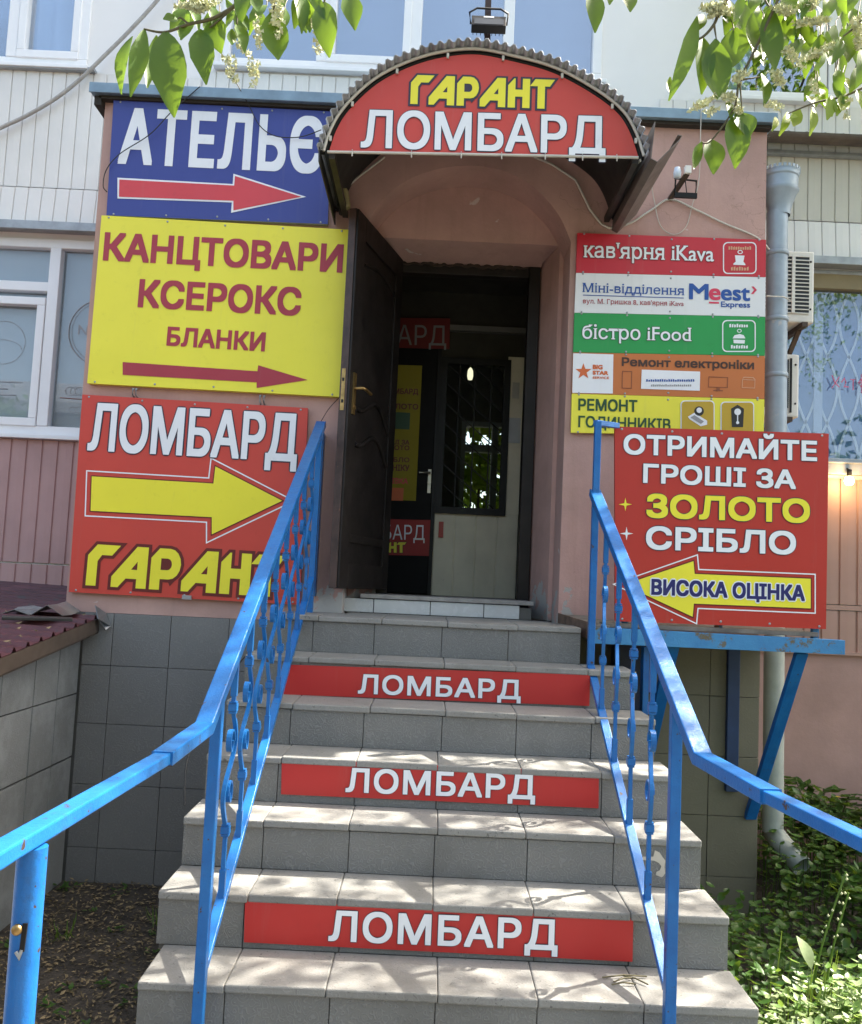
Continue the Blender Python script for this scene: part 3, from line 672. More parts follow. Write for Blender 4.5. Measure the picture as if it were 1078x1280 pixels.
# plinth: tiles left, tiles right
def tiles(mb, tm, o, ux, uz, nn, cols, rows, gap=.003, th=.014):
    """tiles on a wall: o corner, ux/uz unit vectors, nn outward, cols/rows = breaks in metres"""
    mb.mat(tm)
    for i in range(len(cols)-1):
        for j in range(len(rows)-1):
            a, b, c_, d = cols[i]+gap/2, cols[i+1]-gap/2, rows[j]+gap/2, rows[j+1]-gap/2
            jt = random.uniform(-.0015, .0015)
            q = [o+ux*a+uz*c_, o+ux*b+uz*c_, o+ux*b+uz*d, o+ux*a+uz*d]
            mb.hexa([p+nn*(.001) for p in q], [p+nn*(th+jt+random.uniform(-.0006,.0006)) for p in q])
mb = MB().mat(GROUT); mb.box((XA+.01, .0, G-.1), (-.3, .5, ZP-.002)); 
VX, VZ, VN = Vector((1,0,0)), Vector((0,0,1)), Vector((0,-1,0))
zr = [Y(250, q, 0).z for q in (1140, 1065, 986, 910, 837)]; zr = [G-.05]+[z for z in zr if z > G+.02]+[ZP]
cx = [Y(q, 850, 0).x for q in (101, 138, 210, 283, 356)]; cx = cx+[cx[-1]+.333]; 
tiles(mb, PLINTH, Vector((0,-.001,0)), VX, VZ, VN, cx, zr); mb.build('plinth', None, por, bevel=.0015)
mb = MB().mat(GROUT); mb.box((.6, .0, G-.1), (XB-.004, .5, ZP-.002))
zr2 = [G-.05]+sorted(Y(900, q, 0).z for q in (1095, 1019, 945, 870))+[ZP]
cx2 = [Y(q, 900, 0).x for q in (813, 886, 961)]; cx2 = [cx2[0]-.67, cx2[0]-.335]+cx2; cx2[-1] = XB
tiles(mb, OLIVE, Vector((0,-.001,0)), VX, VZ, VN, cx2, zr2)
tiles(mb, OLIVE, Vector((XB-.005,0,0)), Vector((0,1,0)), VZ, Vector((1,0,0)), [0, .33, .66, .99], zr2)
mb.build('plinth', None, por, bevel=.0015, label='olive tiled plinth under the right half of the porch')
mb = MB().mat(FLASH); zc = ZT
mb.box((XA-.06, -.075, zc), (XB+.025, YM, zc+.05)); mb.box((XA-.065, -.085, zc-.004), (XB+.03, -.076, zc+.056))
mb.hexa([(XA-.05,-.08,zc+.052),(-.45,-.08,zc+.052),(-.45,-.075,zc+.060),(XA-.05,-.075,zc+.060)], [(XA+.2,.4,zc+.055),(-.5,.4,zc+.055),(-.5,.41,zc+.06),(XA+.2,.41,zc+.06)])
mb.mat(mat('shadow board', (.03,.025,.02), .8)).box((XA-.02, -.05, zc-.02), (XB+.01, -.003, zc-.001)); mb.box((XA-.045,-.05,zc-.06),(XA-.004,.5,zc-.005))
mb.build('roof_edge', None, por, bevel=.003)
# threshold
mb = MB().mat(GROUT); mb.box((-.24, .165, .001), (.742, .70, .07))
xs = [Y(q, 762, .16).x for q in (398, 467, 538, 605, 650)]; tiles(mb, WHITE_T, Vector((0,.164,0)), VX, VZ, VN, xs, [.002, .083], .004, .008)
mb.mat(SILL).box((-.24, .145, .085), (.752, .72, .108)); mb.build('threshold', None, por, bevel=.004)
# door frame
mb = MB(); f0, f1 = xb0, xb1
mb.box((f0-.005, D2-.02, .108), (f0+.06, D2+.06, zb)); mb.box((f1-.075, D2-.04, .108), (f1-.004, D2+.06, zb)); mb.box((f0+.06, D2-.02, zb-.065), (f1-.075, D2+.06, zb-.002))
dfr = mb.build('door_frame', DWOOD, por, bevel=.004)
# ragged foam along the frame top
mb = MB(); pts = [(xb0+.05+(xb1-xb0-.1)*i/40, D2-.025, zb-.005+random.uniform(-.012, .008)) for i in range(41)]; mb.tube(pts, .014, 6, scale=[random.uniform(.4, 1.3) for _ in pts]); mb.build('sealing_foam', mat('dark old foam', (.035,.022,.015), .9), por)
# the open door leaf
hx, hy = xb0+.055, D2-.03; FT = Y(441, 256, -.18); FB = Y(428, 736, -.18)
dirv = Vector((-.345-hx, -.18-hy, 0)); LW = dirv.length; dv = dirv.normalized(); nv = Vector((-dv.y, dv.x, 0))   # nv points to the camera side of the leaf (right)
if nv.x < 0: nv = -nv
dz0, dz1, TH = .135, 2.235, .045
def leaf(a, z, n=0): return Vector((hx, hy, 0))+dv*a+nv*n+Vector((0, 0, z))
def lbox(mb, a0, a1, z0, z1, n0, n1): mb.hexa([leaf(a0,z0,n0),leaf(a1,z0,n0),leaf(a1,z1,n0),leaf(a0,z1,n0)], [leaf(a0,z0,n1),leaf(a1,z0,n1),leaf(a1,z1,n1),leaf(a0,z1,n1)])
mb = MB().mat(DWOOD); lbox(mb, 0, LW-.004, dz0, dz1, -TH, 0)
for (a0, a1) in ((0, .11), (LW-.13, LW-.005)): lbox(mb, a0, a1, dz0+.005, dz1-.005, 0.0005, .012)
lbox(mb, .11, LW-.13, dz1-.14, dz1-.005, .0005, .012); lbox(mb, .11, LW-.13, dz0+.005, dz0+.14, .0005, .012); lbox(mb, .11, LW-.13, dz0+.255, dz0+.30, .0005, .011)
# wave mouldings across the middle panel
for z0, amp, th in ((1.06, .07, .022), (.86, .07, .022)):
    pts = [leaf(.12+(LW-.26)*k/24, z0+.05+amp*math.sin(k/24*5.2-.4)+.10*k/24, .006) for k in range(25)]; mb.tube(pts, th*.6, 6)
pts = [leaf(.12+(LW-.26)*k/24, 1.96+.05*math.sin(k/24*3.1), .004) for k in range(25)]; mb.tube(pts, .012, 6)
mb.mat(EDGEW); lbox(mb, LW-.004, LW, dz0+.001, dz1-.001, -TH+.001, -.001)
door = mb.build('door', None, por, bevel=.003, label='dark carved wooden door standing wide open')
mb = MB().mat(BRASS); lbox(mb, LW, LW+.003, 1.10, 1.33, -.034, -.012); 
for z in (1.12, 1.15, 1.19, 1.215, 1.24, 1.27, 1.31): 
    mb.mat(BLACKM if z in (1.15, 1.27) else BRASS); lbox(mb, LW+.003, LW+.005, z-.009, z+.009, -.029, -.017)
mb.build('lock', None, door)
mb = MB(); lbox(mb, LW-.085, LW-.05, 1.09, 1.32, .012, .02); mb.tube([leaf(LW-.067, 1.235, .02), leaf(LW-.067, 1.235, .065), leaf(LW-.10, 1.235, .07), leaf(LW-.19, 1.228, .068)], .009, 8); mb.tube([leaf(LW-.067,1.13,.018), leaf(LW-.067,1.13,.026)], .012, 10); mb.build('handle', BRASS, door)
# hallway
mb = MB(); ZH = .10; YB = 1.75
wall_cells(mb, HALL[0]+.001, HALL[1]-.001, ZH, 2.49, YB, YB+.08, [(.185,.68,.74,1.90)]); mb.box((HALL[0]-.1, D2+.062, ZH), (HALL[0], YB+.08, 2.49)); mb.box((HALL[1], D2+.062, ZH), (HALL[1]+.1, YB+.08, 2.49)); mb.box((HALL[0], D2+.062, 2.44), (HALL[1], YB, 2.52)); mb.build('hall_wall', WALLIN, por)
mb = MB(); mb.box((HALL[0]-.1, .721, ZH-.1), (HALL[1]+.1, 4.4, ZH)); mb.build('hall_floor', mat('dark hall floor', (.07,.045,.035), .6, var=.3), por)
mb = MB(); boards(mb, .165, .80, ZH, .735, YB-.012, .145, .006, .008); mb.box((.68,YB-.02,.735),(.80,YB-.005,1.95)); mb.build('hall_panel', PANEL, por)
mb = MB(); mb.box((HALL[0]+.01, YB-.06, 2.13), (HALL[1]-.01, YB-.005, 2.17)); mb.build('hall_rail', mat('dull rail', (.16,.155,.14), .6), por)
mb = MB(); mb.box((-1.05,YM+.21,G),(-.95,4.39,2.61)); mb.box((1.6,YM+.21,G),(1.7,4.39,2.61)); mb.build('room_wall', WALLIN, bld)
# window in the rear wall, seen through the hallway window
mb = MB(); f = .05
mb.box((BW[0],4.42,BW[2]),(BW[0]+f,4.5,BW[3])); mb.box((BW[1]-f,4.42,BW[2]),(BW[1],4.5,BW[3])); mb.box((BW[0]+f,4.42,BW[2]),(BW[1]-f,4.5,BW[2]+f)); mb.box((BW[0]+f,4.42,BW[3]-f),(BW[1]-f,4.5,BW[3])); mb.box(((BW[0]+BW[1])/2+.03,4.42,BW[2]+f),((BW[0]+BW[1])/2+.10,4.5,BW[3]-f)); mb.box((BW[0]+f,4.42,1.62),((BW[0]+BW[1])/2+.03,4.5,1.70)); mb.box(((BW[0]+BW[1])/2+.10,4.42,1.62),(BW[1]-f,4.5,1.70))
mb.build('window', PVC, bld, label='small rear window seen through the hallway grille')

# ================================================================== hallway things
hd = empty('hallway_door', (-.1, YB, ZH), 'black inner door in the dark hallway, with a yellow poster and a red shop plate on it', 'door')
mb = MB(); mb.box((-.42,YB-.05,ZH+.005),(.135,YB-.004,2.02)); mb.build('leaf', mat('matt black door', (.008,.008,.0085), .6, var=.2, spec=.15), hd, bevel=.004)
mb = MB(); mb.box((.137,YB-.06,ZH),(.163,YB-.002,2.06)); mb.box((-.46,YB-.06,2.022),(.137,YB-.002,2.06)); mb.build('frame', BLACKM, hd)
mb = MB(); p = Y(537, 600, YB-.05); mb.box((p.x-.012,YB-.06,p.z-.10),(p.x+.012,YB-.0505,p.z+.08)); mb.tube([(p.x,YB-.06,p.z+.05),(p.x,YB-.10,p.z+.05),(p.x-.08,YB-.10,p.z+.048)], .008, 7); mb.tube([(p.x,YB-.06,p.z-.02),(p.x,YB-.075,p.z-.02)], .014, 8); mb.build('handle', mat('steel handle', (.4,.38,.33), .35, .8), hd)
HY = YB-.055
V_DIMY, V_DIMR, V_DIMW = vinyl('yellow poster paper darkened for shade', (.30,.25,.02), .8), vinyl('red plastic darkened for shade', (.16,.014,.012), .7), vinyl('white letters darkened for shade', (.22,.22,.22), .7)  # yellow, red and white darkened in colour for the hallway shade
r_, f = sign_board('poster', 'tall yellow poster on the black hallway door, half hidden by the open leaf', [(470,455),(528,457),(520,626),(470,624)], HY, V_DIMY, .003, screws=False, cat='poster')
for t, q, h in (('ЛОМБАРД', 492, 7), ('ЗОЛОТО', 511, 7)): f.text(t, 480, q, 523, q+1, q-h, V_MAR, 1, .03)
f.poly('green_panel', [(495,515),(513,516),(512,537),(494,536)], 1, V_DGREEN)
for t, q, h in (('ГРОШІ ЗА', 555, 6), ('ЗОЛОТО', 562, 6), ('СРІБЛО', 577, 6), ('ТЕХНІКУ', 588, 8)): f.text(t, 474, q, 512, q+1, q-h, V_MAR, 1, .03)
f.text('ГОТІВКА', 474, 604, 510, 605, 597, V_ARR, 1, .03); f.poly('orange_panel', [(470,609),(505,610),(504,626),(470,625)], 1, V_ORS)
r_, f = sign_board('shop_plate', 'red shop plate low on the black hallway door, partly behind the open leaf', [(425,648),(540,650),(537,695),(425,692)], HY, vinyl('plate red darkened for shade', (.34,.022,.018), .6), .004, screws=False)  # plate colour darkened for the hallway shade
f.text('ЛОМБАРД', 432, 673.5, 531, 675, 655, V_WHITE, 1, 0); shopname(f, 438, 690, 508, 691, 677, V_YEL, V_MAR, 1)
r_, f = sign_board('shop_plate', 'red shop sign darkened for shade, hung high on the hallway wall, above the inner door', [(395,396),(563,398),(562,436),(395,432)], YB-.07, V_DIMR, .01, screws=False)
f.text('ЛОМБАРД', 405, 429, 558, 432, 404, V_DIMW, 1, 0)
mb = MB(); a, b = Y(549,652,YB-.03), Y(554,672,YB-.03); mb.box((a.x,YB-.035,b.z),(b.x,YB-.022,a.z)); mb.box((a.x+.004,YB-.0355,b.z+.01),(b.x-.004,YB-.0352,a.z-.01)); tag(mb.build('small_plate', V_RED), 'tiny red plate on the pale boards beside the black hallway door', 'sign')
mb = MB(); a, b = Y(641,478,YB-.03), Y(649,498,YB-.03); mb.box((a.x,YB-.034,b.z),(b.x,YB-.024,a.z)); mb.box((a.x+.01,YB-.04,b.z+.03),(b.x-.01,YB-.0342,a.z-.02)); tag(mb.build('light_switch', mat('old plastic', (.5,.48,.42), .5)), 'small pale switch plate on the wall right of the grille', 'switch')
mb = MB(); a, b = Y(636,522,YB-.03), Y(650,554,YB-.03); mb.box((a.x,YB-.027,b.z),(b.x,YB-.0245,a.z)); tag(mb.build('paper_notice', mat('paper', (.5,.52,.55), .8)), 'white paper notice on the wall right of the grille', 'notice')
hw = empty('hallway_window', (.43, YB, .74), 'dark framed hallway window behind a black diagonal grille', 'window')
mb = MB(); f = .03; x0, x1, z0, z1 = .185, .68, .74, 1.90
mb.box((x0-.02,YB-.045,z0-.02),(x0+f,YB+.02,z1+.02)); mb.box((x1-f,YB-.045,z0-.02),(x1+.02,YB+.02,z1+.02)); mb.box((x0+f,YB-.045,z0-.02),(x1-f,YB+.02,z0+f)); mb.box((x0+f,YB-.045,z1-f),(x1-f,YB+.02,z1+.02)); mb.build('frame', BLACKM, hw)
mb = MB(); mb.box((x0+.01,YB+.03,z0+.01),(x1-.01,YB+.034,z1-.01)); mb.build('pane', m_glass('hall glass', (.8,.85,.85), -.04), hw)
mb = MB()
for k in (.22, .5, .78): mb.bar([(x0+f+(x1-x0-2*f)*k, YB-.03, z0+f), (x0+f+(x1-x0-2*f)*k, YB-.03, z1-f)], .010, .010)
for k in range(-3, 9):
    a = Vector((x0+f, YB-.035, z1-f-.155*k)); b = Vector((x1-f, YB-.035, z1-f-.155*k-.36))
    def clip(a, b):
        if a.z <= z0+f or b.z >= z1-f: return None
        if a.z > z1-f: a = a.lerp(b, (a.z-(z1-f))/(a.z-b.z))
        if b.z < z0+f: b = a.lerp(b, (a.z-(z0+f))/(a.z-b.z))
        return a, b
    q = clip(a, b)
    if q and (q[1]-q[0]).length > .05: mb.bar(q, .010, .008)
mb.build('grille', BLACKM, hw)
# a lit ceiling lamp in the room behind
lp = empty('room_lamp', (.36, 3.2, 2.2), 'small lit lamp glowing in the room behind the hallway grille', 'lamp'); p = Y(588, 470, 3.2)
ORG[lp] = p.copy(); lp.location = p
EM = bpy.data.materials.new('lit lamp glass'); g = NT(EM); g.b.inputs['Emission Color'].default_value = (1,.88,.58,1); g.b.inputs['Emission Strength'].default_value = .35; g.b.inputs['Base Color'].default_value = (.8,.8,.75,1)
mb = MB(); mb.lathe(p, [(0,-.04),(.02,-.035),(.028,0),(.025,.05),(.015,.07),(0,.085)], 14); mb.build('bulb_glass', EM, lp)
mb = MB(); mb.tube([p+Vector((0,0,.085)), p+Vector((0,0,2.60-p.z))], .012, 7); mb.lathe(p, [(.03,.085),(.035,.10),(.02,.13),(0,.13)], 12); mb.build('stem', BLACKM, lp)

# ================================================================== the stairs
T0, H, Y0 = .2572, .18, .4978
def fy(k): return -(Y0+k*T0)
xLs = [-.62, -.69, -.705, -.715, -.722, -.722, -.694, -.69]; xRs = [.915, 1.132, 1.16, 1.186, 1.208, 1.224, 1.232, 1.24]
st = empty('entrance_steps', (.25, -2.3, G), 'tiled flight of steps climbing to the arched doorway', 'steps')
seam = [at(q, 1240, 1, fy(6)-.0).x for q in (281, 410, 543, 677, 811)]
for k in range(8):
    zt, yf, yb = -H*k, fy(k), (fy(k-1)+.012 if k else -.001)
    x0, x1 = xLs[k], xRs[k]
    if k == 0: yb = .16
    jt = [s+random.uniform(-.012,.012)+(.0 if k > 3 else .012*(3-k)) for s in seam]; xs = [x0]+[s for s in jt if x0+.06 < s < x1-.05]+[x1]
    tb = MB().mat(TREAD)
    for i in range(len(xs)-1):
        a, b = xs[i]+.0008, xs[i+1]-.0008; dz = random.uniform(-.0022, .0022); dy = random.uniform(-.003, .003)
        segs = [(yf+dy, yb)] if k else [(yf+dy, -.26), (-.257, yb)]
        for (ya, yc) in segs:
            if k == 0 and ya > -.258: a, b = max(a, -.30), min(b, .84)
            if b-a > .02: tb.hexa([(a,ya,zt-.028+dz),(b,ya,zt-.028+dz),(b,yc,zt-.028),(a,yc,zt-.028)], [(a,ya+random.uniform(0,.003),zt+dz-random.uniform(0,.003)),(b,ya+random.uniform(0,.003),zt+dz-random.uniform(0,.003)),(b,yc,zt+.001),(a,yc,zt+.001)])
    if k == 0:  # strips beside the doorway
        tb.box((x0,-.257,-.028),(-.302,-.001,0)); tb.box((.842,-.257,-.028),(x1,-.001,0))
    tb.build('tread', None, st, bevel=.005)
    rb = MB().mat(GROUT); zb = -H*(k+1) if k < 7 else G-.05
    rb.box((x0+.008, yf+.024, zb-.02), (x1-.008, (fy(k-1) if k else 0)+.03, zt-.029))
    js = [s+random.uniform(-.01,.01) for s in seam]; xs = [x0]+[s for s in js if x0+.06 < s < x1-.05]+[x1]
    for i in range(len(xs)-1):
        rb.mat(RISER)
        a, b = xs[i]+.0015, xs[i+1]-.0015; jy = random.uniform(-.0015,.0015)
        rb.box((a, yf+.012+jy, zb+.001), (b, yf+.0235, zt-.0295))
    for sx, x in ((-1, x0), (1, x1)):
        rb.box((x+(.0 if sx < 0 else -.008), yf+.0245, zb), (x+(.008 if sx < 0 else 0), (fy(k-1) if k else -.016)+.012, zt-.0295))
    rb.build('riser', None, st, bevel=.0012)
mb = MB(); yy = fy(4)+.0105
def rp(px, py): q = Y(px, py, yy); return (q.x, q.z)
pl = [rp(*q) for q in ((819,1063),(825,1066),(829,1072),(832,1076),(831,1084),(832,1092),(828,1097),(820,1094),(821,1090),(825,1088),(827,1083),(824,1079),(818,1076),(803,1075),(804,1071),(817,1071))]
vs, fs = shape([pl]); mb.add([(a, yy, b) for a, b, *_ in vs], fs); mb.build('glue_mark', mat('dried pale glue', (.55,.50,.42), .8), st)
mb = MB(); o_ = at(775, 1228, 2, -H*6+.006)
for a, b, c_, d in ((-.05,.03,.10,.05),(-.02,.0,.06,.035),(.02,.05,.09,-.01),(-.03,-.02,.05,-.01)): mb.tube([o_+Vector((a,b,0)), o_+Vector(((a+c_)/2,(b+d)/2+.006,.004)), o_+Vector((c_,d,.001))], .0026, 5)
tag(mb.build('dry_twigs', TWIG), 'few dry twigs lying on the lowest visible tread, right end', 'twigs')
# lettered boards on the risers
STEPB = [(1, [(361,831),(738,843.5),(737,882.5),(353,868)], (447.5,867,651,874.5,842.5), 'topmost'),
         (3, [(352.5,949),(749,965.5),(748.5,1010.5),(351.5,993)], (432,990,669,999.5,959.5), 'middle'),
         (5, [(306.5,1125.5),(792,1148),(791,1202.5),(305,1178)], (410.5,1176,697,1188,1137.5), 'lowest and largest-looking')]
for k, cs, tx, wh in STEPB:
    yy = fy(k)+.004
    r_, f = sign_board('step_board', 'red lettered board on a stair riser, the %s of three' % wh.replace(' and largest-looking', ''), cs, yy, V_STEP, .007, group='red boards on the stair risers', screws=False)
    f.text('ЛОМБАРД', *tx, V_WHITE, 1, .022, .020, V_OUT, space=1.06)

# ================================================================== signs on the porch
r_, f = sign_board('wall_sign', 'blue sign with large white lettering and a red arrow, left of the canopy', [(142,125),(414,139),(410,280),(133,269)], -.035, V_BLUE, .03, TRIM)
f.text('АТЕЛЬЄ', 147, 204.5, 402, 217, 134, V_WHITE, 1, .022, space=1.08)
f.poly('arrow_outline', [(147,222),(291,230),(292,217),(383,246),(289,266),(290,253),(147,248)], 1, V_WHITE)
f.poly('arrow', [(149.5,224.5),(293,232),(294,220),(377,246),(292,263),(292,251),(149,246)], 2, V_ARR)
r_, f = sign_board('wall_sign', 'large yellow sign with crimson lettering and thin crimson arrow, under the blue sign', [(127,269),(437,287),(425,496),(109,479)], -.042, V_YELH, .038, V_YELH)
f.text('КАНЦТОВАРИ', 128.5, 325.5, 428, 341, 290, V_CRIM, 1, .03); f.text('КСЕРОКС', 172, 384, 375.5, 395, 348.5, V_CRIM, 1, .03); f.text('БЛАНКИ', 208, 432, 331, 439.5, 408, V_CRIM, 1, .03)
f.poly('arrow', [(153.5,452.5),(322,464),(323,456.5),(385,475),(321,485),(321,478),(153.5,468.5)], 1, V_CRIM)
r_, f = sign_board('wall_sign', 'red sign with fat yellow arrow pointing right, under the yellow sign', [(103,493),(385,510),(375,756),(86,740)], -.036, V_REDGL, .03, V_REDGL)
f.text('ЛОМБАРД', 109, 563, 371, 577.5, 503, V_WHITE, 1, .018, .020, V_OUT)
AR = [(115,595.5),(267,604.5),(269.5,583),(353,626),(265,668),(265,646.5),(113.5,638.5)]
f.poly('arrow_line', AR, 1, V_WHITE, ring=.007, offset=.026); f.poly('arrow_shadow', AR, 1, V_MAR, offset=.006); f.poly('arrow', AR, 2, V_YEL)
shopname(f, 107, 731.5, 354, 747, 679.5, V_YEL, V_MAR, 1, .075)
mb = MB()
for q in ((166,491),(170,491),(325,499.5),(330,500)):
    p = Y(*q, -.04); mb.tube([p+Vector((0,.03,-.02)), p+Vector((0,-.002,-.01)), p+Vector((0,-.002,.022)), p+Vector((0,.03,.03))], .005, 6)
mb.build('hanger', TRIM, r_)
mb = MB(); a = Y(228,744,-.05); mb.box((a.x,-.055,a.z-.022),(a.x+.05,-.04,a.z)); mb.mat(V_GREY).box((a.x+.010,-.0556,a.z-.014),(a.x+.04,-.0551,a.z-.008)); tag(mb.build('maker_tag', None), 'tiny white tag stuck on the lower edge of the red arrow sign', 'tag')

# stack of five boards to the right of the door
YR = -.03
def prow(i, x):  # pixel row of border i at column x
    L = (291, 341, 391, 440.5, 492, 541); Rr = (299.5, 346.5, 396, 445, 499, 546); xl_ = (722, 720.5, 718.5, 716.8, 715.2, 714)[i]
    return L[i]+(Rr[i]-L[i])*(x-xl_)/(957-xl_)
LX = (722, 720.5, 718.5, 716.8, 715.2, 714); RX = (958, 957.5, 957, 956.5, 956, 955)
def board(i, label, m): return sign_board('wall_sign', label, [(LX[i], prow(i, LX[i])), (RX[i], prow(i, RX[i])), (RX[i+1], prow(i+1, RX[i+1])-.4), (LX[i+1], prow(i+1, LX[i+1])-.4)], YR, m, .02, m, group='narrow boards right of the door')
r_, f = board(0, 'red board with white serif lettering and cup badge, top of the right stack', V_ROW1)
f.text("кав'ярня iKava", 730.6, 321.7, 892.6, 326.8, 302, V_WHITE, 1, .008, serif=True, out=.028, om=V_MAR)
def badge(f, x0, y0, x1, y1): f.poly('badge', [rrect(x0, y0, x1, y1, 6), rrect(x0+1.4, y0+1.4, x1-1.4, y1-1.4, 5)], 1, V_WHITE)
def scrawl(f, x0, x1, y, h, m, lay=1, n=9):
    for i in range(n):
        a = x0+(x1-x0)*i/n; w_ = (x1-x0)/n*.7; f.poly('small_print', [(a,y-h*random.uniform(.6,1)),(a+w_,y-h*random.uniform(.6,1)),(a+w_,y),(a,y+.2)], lay, m)
badge(f, 904, 302.5, 946, 342.5); scrawl(f, 911, 940, 312, 4.5, V_RAIN, 1, 10); scrawl(f, 914, 937, 338, 5, V_RAIN, 1, 7)
f.poly('cup', [(919,319),(931,319.5),(929.5,327),(932,330),(932,331.5),(917,331),(917,329.5),(920,327)], 1, V_WHITE); f.poly('steam', [arc(925.5,315,3.4,2.6,0,360,12), arc(925.5,315,2.2,1.5,0,360,12)], 1, V_WHITE)
r_, f = board(1, 'white parcel office board with blue lettering in the right stack', vinyl('parcel board white', (.72,.73,.75)))
f.text('Міні-відділення', 729, 365, 855, 369, 353.5, V_MBLUE, 1, .006, serif=True); f.poly('underline', [(729,368.3),(855,372),(855,373),(729,369.3)], 1, V_MBLUE)
f.text("вул. М. Гришка 8, кав'ярня iKava", 729, 379, 855, 382.4, 373, V_CRIM, 1, .004, serif=True)
BL_ = (861.5, 374, 937, 376)
f.text('M', 861.5, 374, 886, 374.8, 353, V_MBLUE, 1, .025); f.text('e', 886.5, 374.8, 901, 375.2, 352.5, V_PINKR, 1, .022); f.text('est', 901.5, 375.2, 938, 376.2, 354, V_MBLUE, 1, .022)
f.poly('chevron', [(939.5,358),(942.5,358),(946.5,362.5),(942,367.5),(939,367.5),(943,362.5)], 1, V_PINKR); f.poly('underline', [(886.5,377),(899,377.4),(899,379.6),(886.5,379.2)], 1, V_PINKR)
f.text('Express', 901.5, 383.7, 938, 384.6, 376.3, V_MBLUE, 1, .02)
r_, f = board(2, 'green bistro board with white serif lettering and a burger badge', V_GREEN)
f.text('бістро iFood', 728, 423.3, 863.5, 426.5, 405.5, V_WHITE, 1, .008, serif=True, out=.028, om=V_DGREEN)
badge(f, 903, 400, 945, 440); scrawl(f, 912, 936, 409, 4.5, V_WHITE, 1, 8); scrawl(f, 914, 936, 435.5, 5, V_WHITE, 1, 7)
f.poly('burger', [(916,423),(918.5,419),(925,417.5),(930,419),(932,423)], 1, V_WHITE); f.poly('burger', [(917,424.5),(931.5,425),(931,429.5),(917.5,429)], 1, V_WHITE); f.poly('steam', [arc(924.5,413.5,3,2.4,0,360,12), arc(924.5,413.5,2,1.5,0,360,12)], 1, V_WHITE)
r_, f = board(3, 'orange electronics repair board with a white star badge, fourth in the right stack', V_ORG)
f.poly('badge_panel', [(716.8,441.5),(767,443),(766.3,492),(715.6,491)], 1, V_WHITE)
def star(cx, cy, r0, r1, n=5): return [(cx+(r0 if k % 2 == 0 else r1)*math.sin(math.pi*k/n), cy-(r0 if k % 2 == 0 else r1)*math.cos(math.pi*k/n)) for k in range(2*n)]
f.poly('star', star(729.5, 464.5, 10.5, 4.2), 2, V_ORS)
f.text('BIG', 741, 461.5, 753.5, 462, 455.5, V_ORS, 2, .05); f.text('STAR', 741, 468.3, 760.5, 469, 463, V_ORS, 2, .05); f.text('SERVICE', 741, 473.5, 761.5, 474, 470.3, V_ORS, 2, .03)
f.text('Ремонт електроніки', 777.5, 457.5, 943, 461.7, 446.5, V_DBR, 1, .03)
def ringpoly(f, nm, pts, wd, lay, m):
    cx = sum(p[0] for p in pts)/len(pts); cy = sum(p[1] for p in pts)/len(pts)
    f.poly(nm, [pts, grow(pts, -wd)], lay, m)
ringpoly(f, 'phone_icon', [(778,463.5),(790.5,464),(790,486),(777.5,485.5)], .9, 1, V_ORL)
ringpoly(f, 'screen_icon', [(886,470.5),(910.5,471.5),(910,485),(885.5,484.2)], .9, 1, V_ORL); f.poly('screen_icon', [(896,485),(900,485.2),(900,487.5),(904,488),(904,489),(892,488.6),(892,487.5),(896,487.3)], 1, V_ORL)
ringpoly(f, 'case_icon', [(928,474),(944.5,474.7),(944,485.5),(927.5,485)], .8, 1, V_RAIN); f.poly('case_icon', [(930,471),(942,471.5),(945,474.5),(944,474.6),(941,472.5),(931,472),(928,474)], 1, V_RAIN)
f.poly('white_label', [(802.5,462),(875.5,464.5),(875,488.5),(801.5,486)], 1, V_WHITE); scrawl(f, 808, 869, 477, 3.4, V_MBLUE, 2, 22); scrawl(f, 814, 865, 483, 2.8, V_GREY, 2, 20)
r_, f = board(4, 'yellow watch repair board with two clock pictures, lowest of the right stack', V_YELH)
f.text('РЕМОНТ', 723, 513, 797, 515, 498, V_DGREEN, 1, .025); f.text('ГОДИННИКІВ', 723, 534, 838.5, 538, 519.5, V_DGREEN, 1, .02)
for (x0, y0, x1, y1) in ((851,500.5,893.5,545),(901,502,943,548)):
    f.poly('picture_frame', rrect(x0, y0, x1, y1, 5), 1, V_WHITE); f.poly('picture', rrect(x0+1.3, y0+1.3, x1-1.3, y1-1.3, 4.5), 2, V_GOLD)
f.poly('watch', arc(874,514,6,6,0,360,16), 3, V_BLACK); f.poly('watch', arc(874,513,3.4,3.4,0,360,14), 4, V_WHITE); f.poly('watch', [(860,521),(868,516),(884,526),(884,531),(876,533),(862,524)], 3, V_WHITE); f.poly('watch', [(863,522),(868,519),(880,527),(876,530)], 4, V_GREY)
f.poly('clock', [(914,511),(922,506),(930,511),(929,534),(915,534)], 3, V_BLACK); f.poly('clock', arc(922,515,4.2,4.2,0,360,16), 4, V_WHITE); f.poly('clock', [(921.3,519),(922.7,519),(922.7,527),(921.3,527)], 4, V_WHITE); f.poly('clock', arc(922,528.5,2,2,0,360,10), 4, V_WHITE)

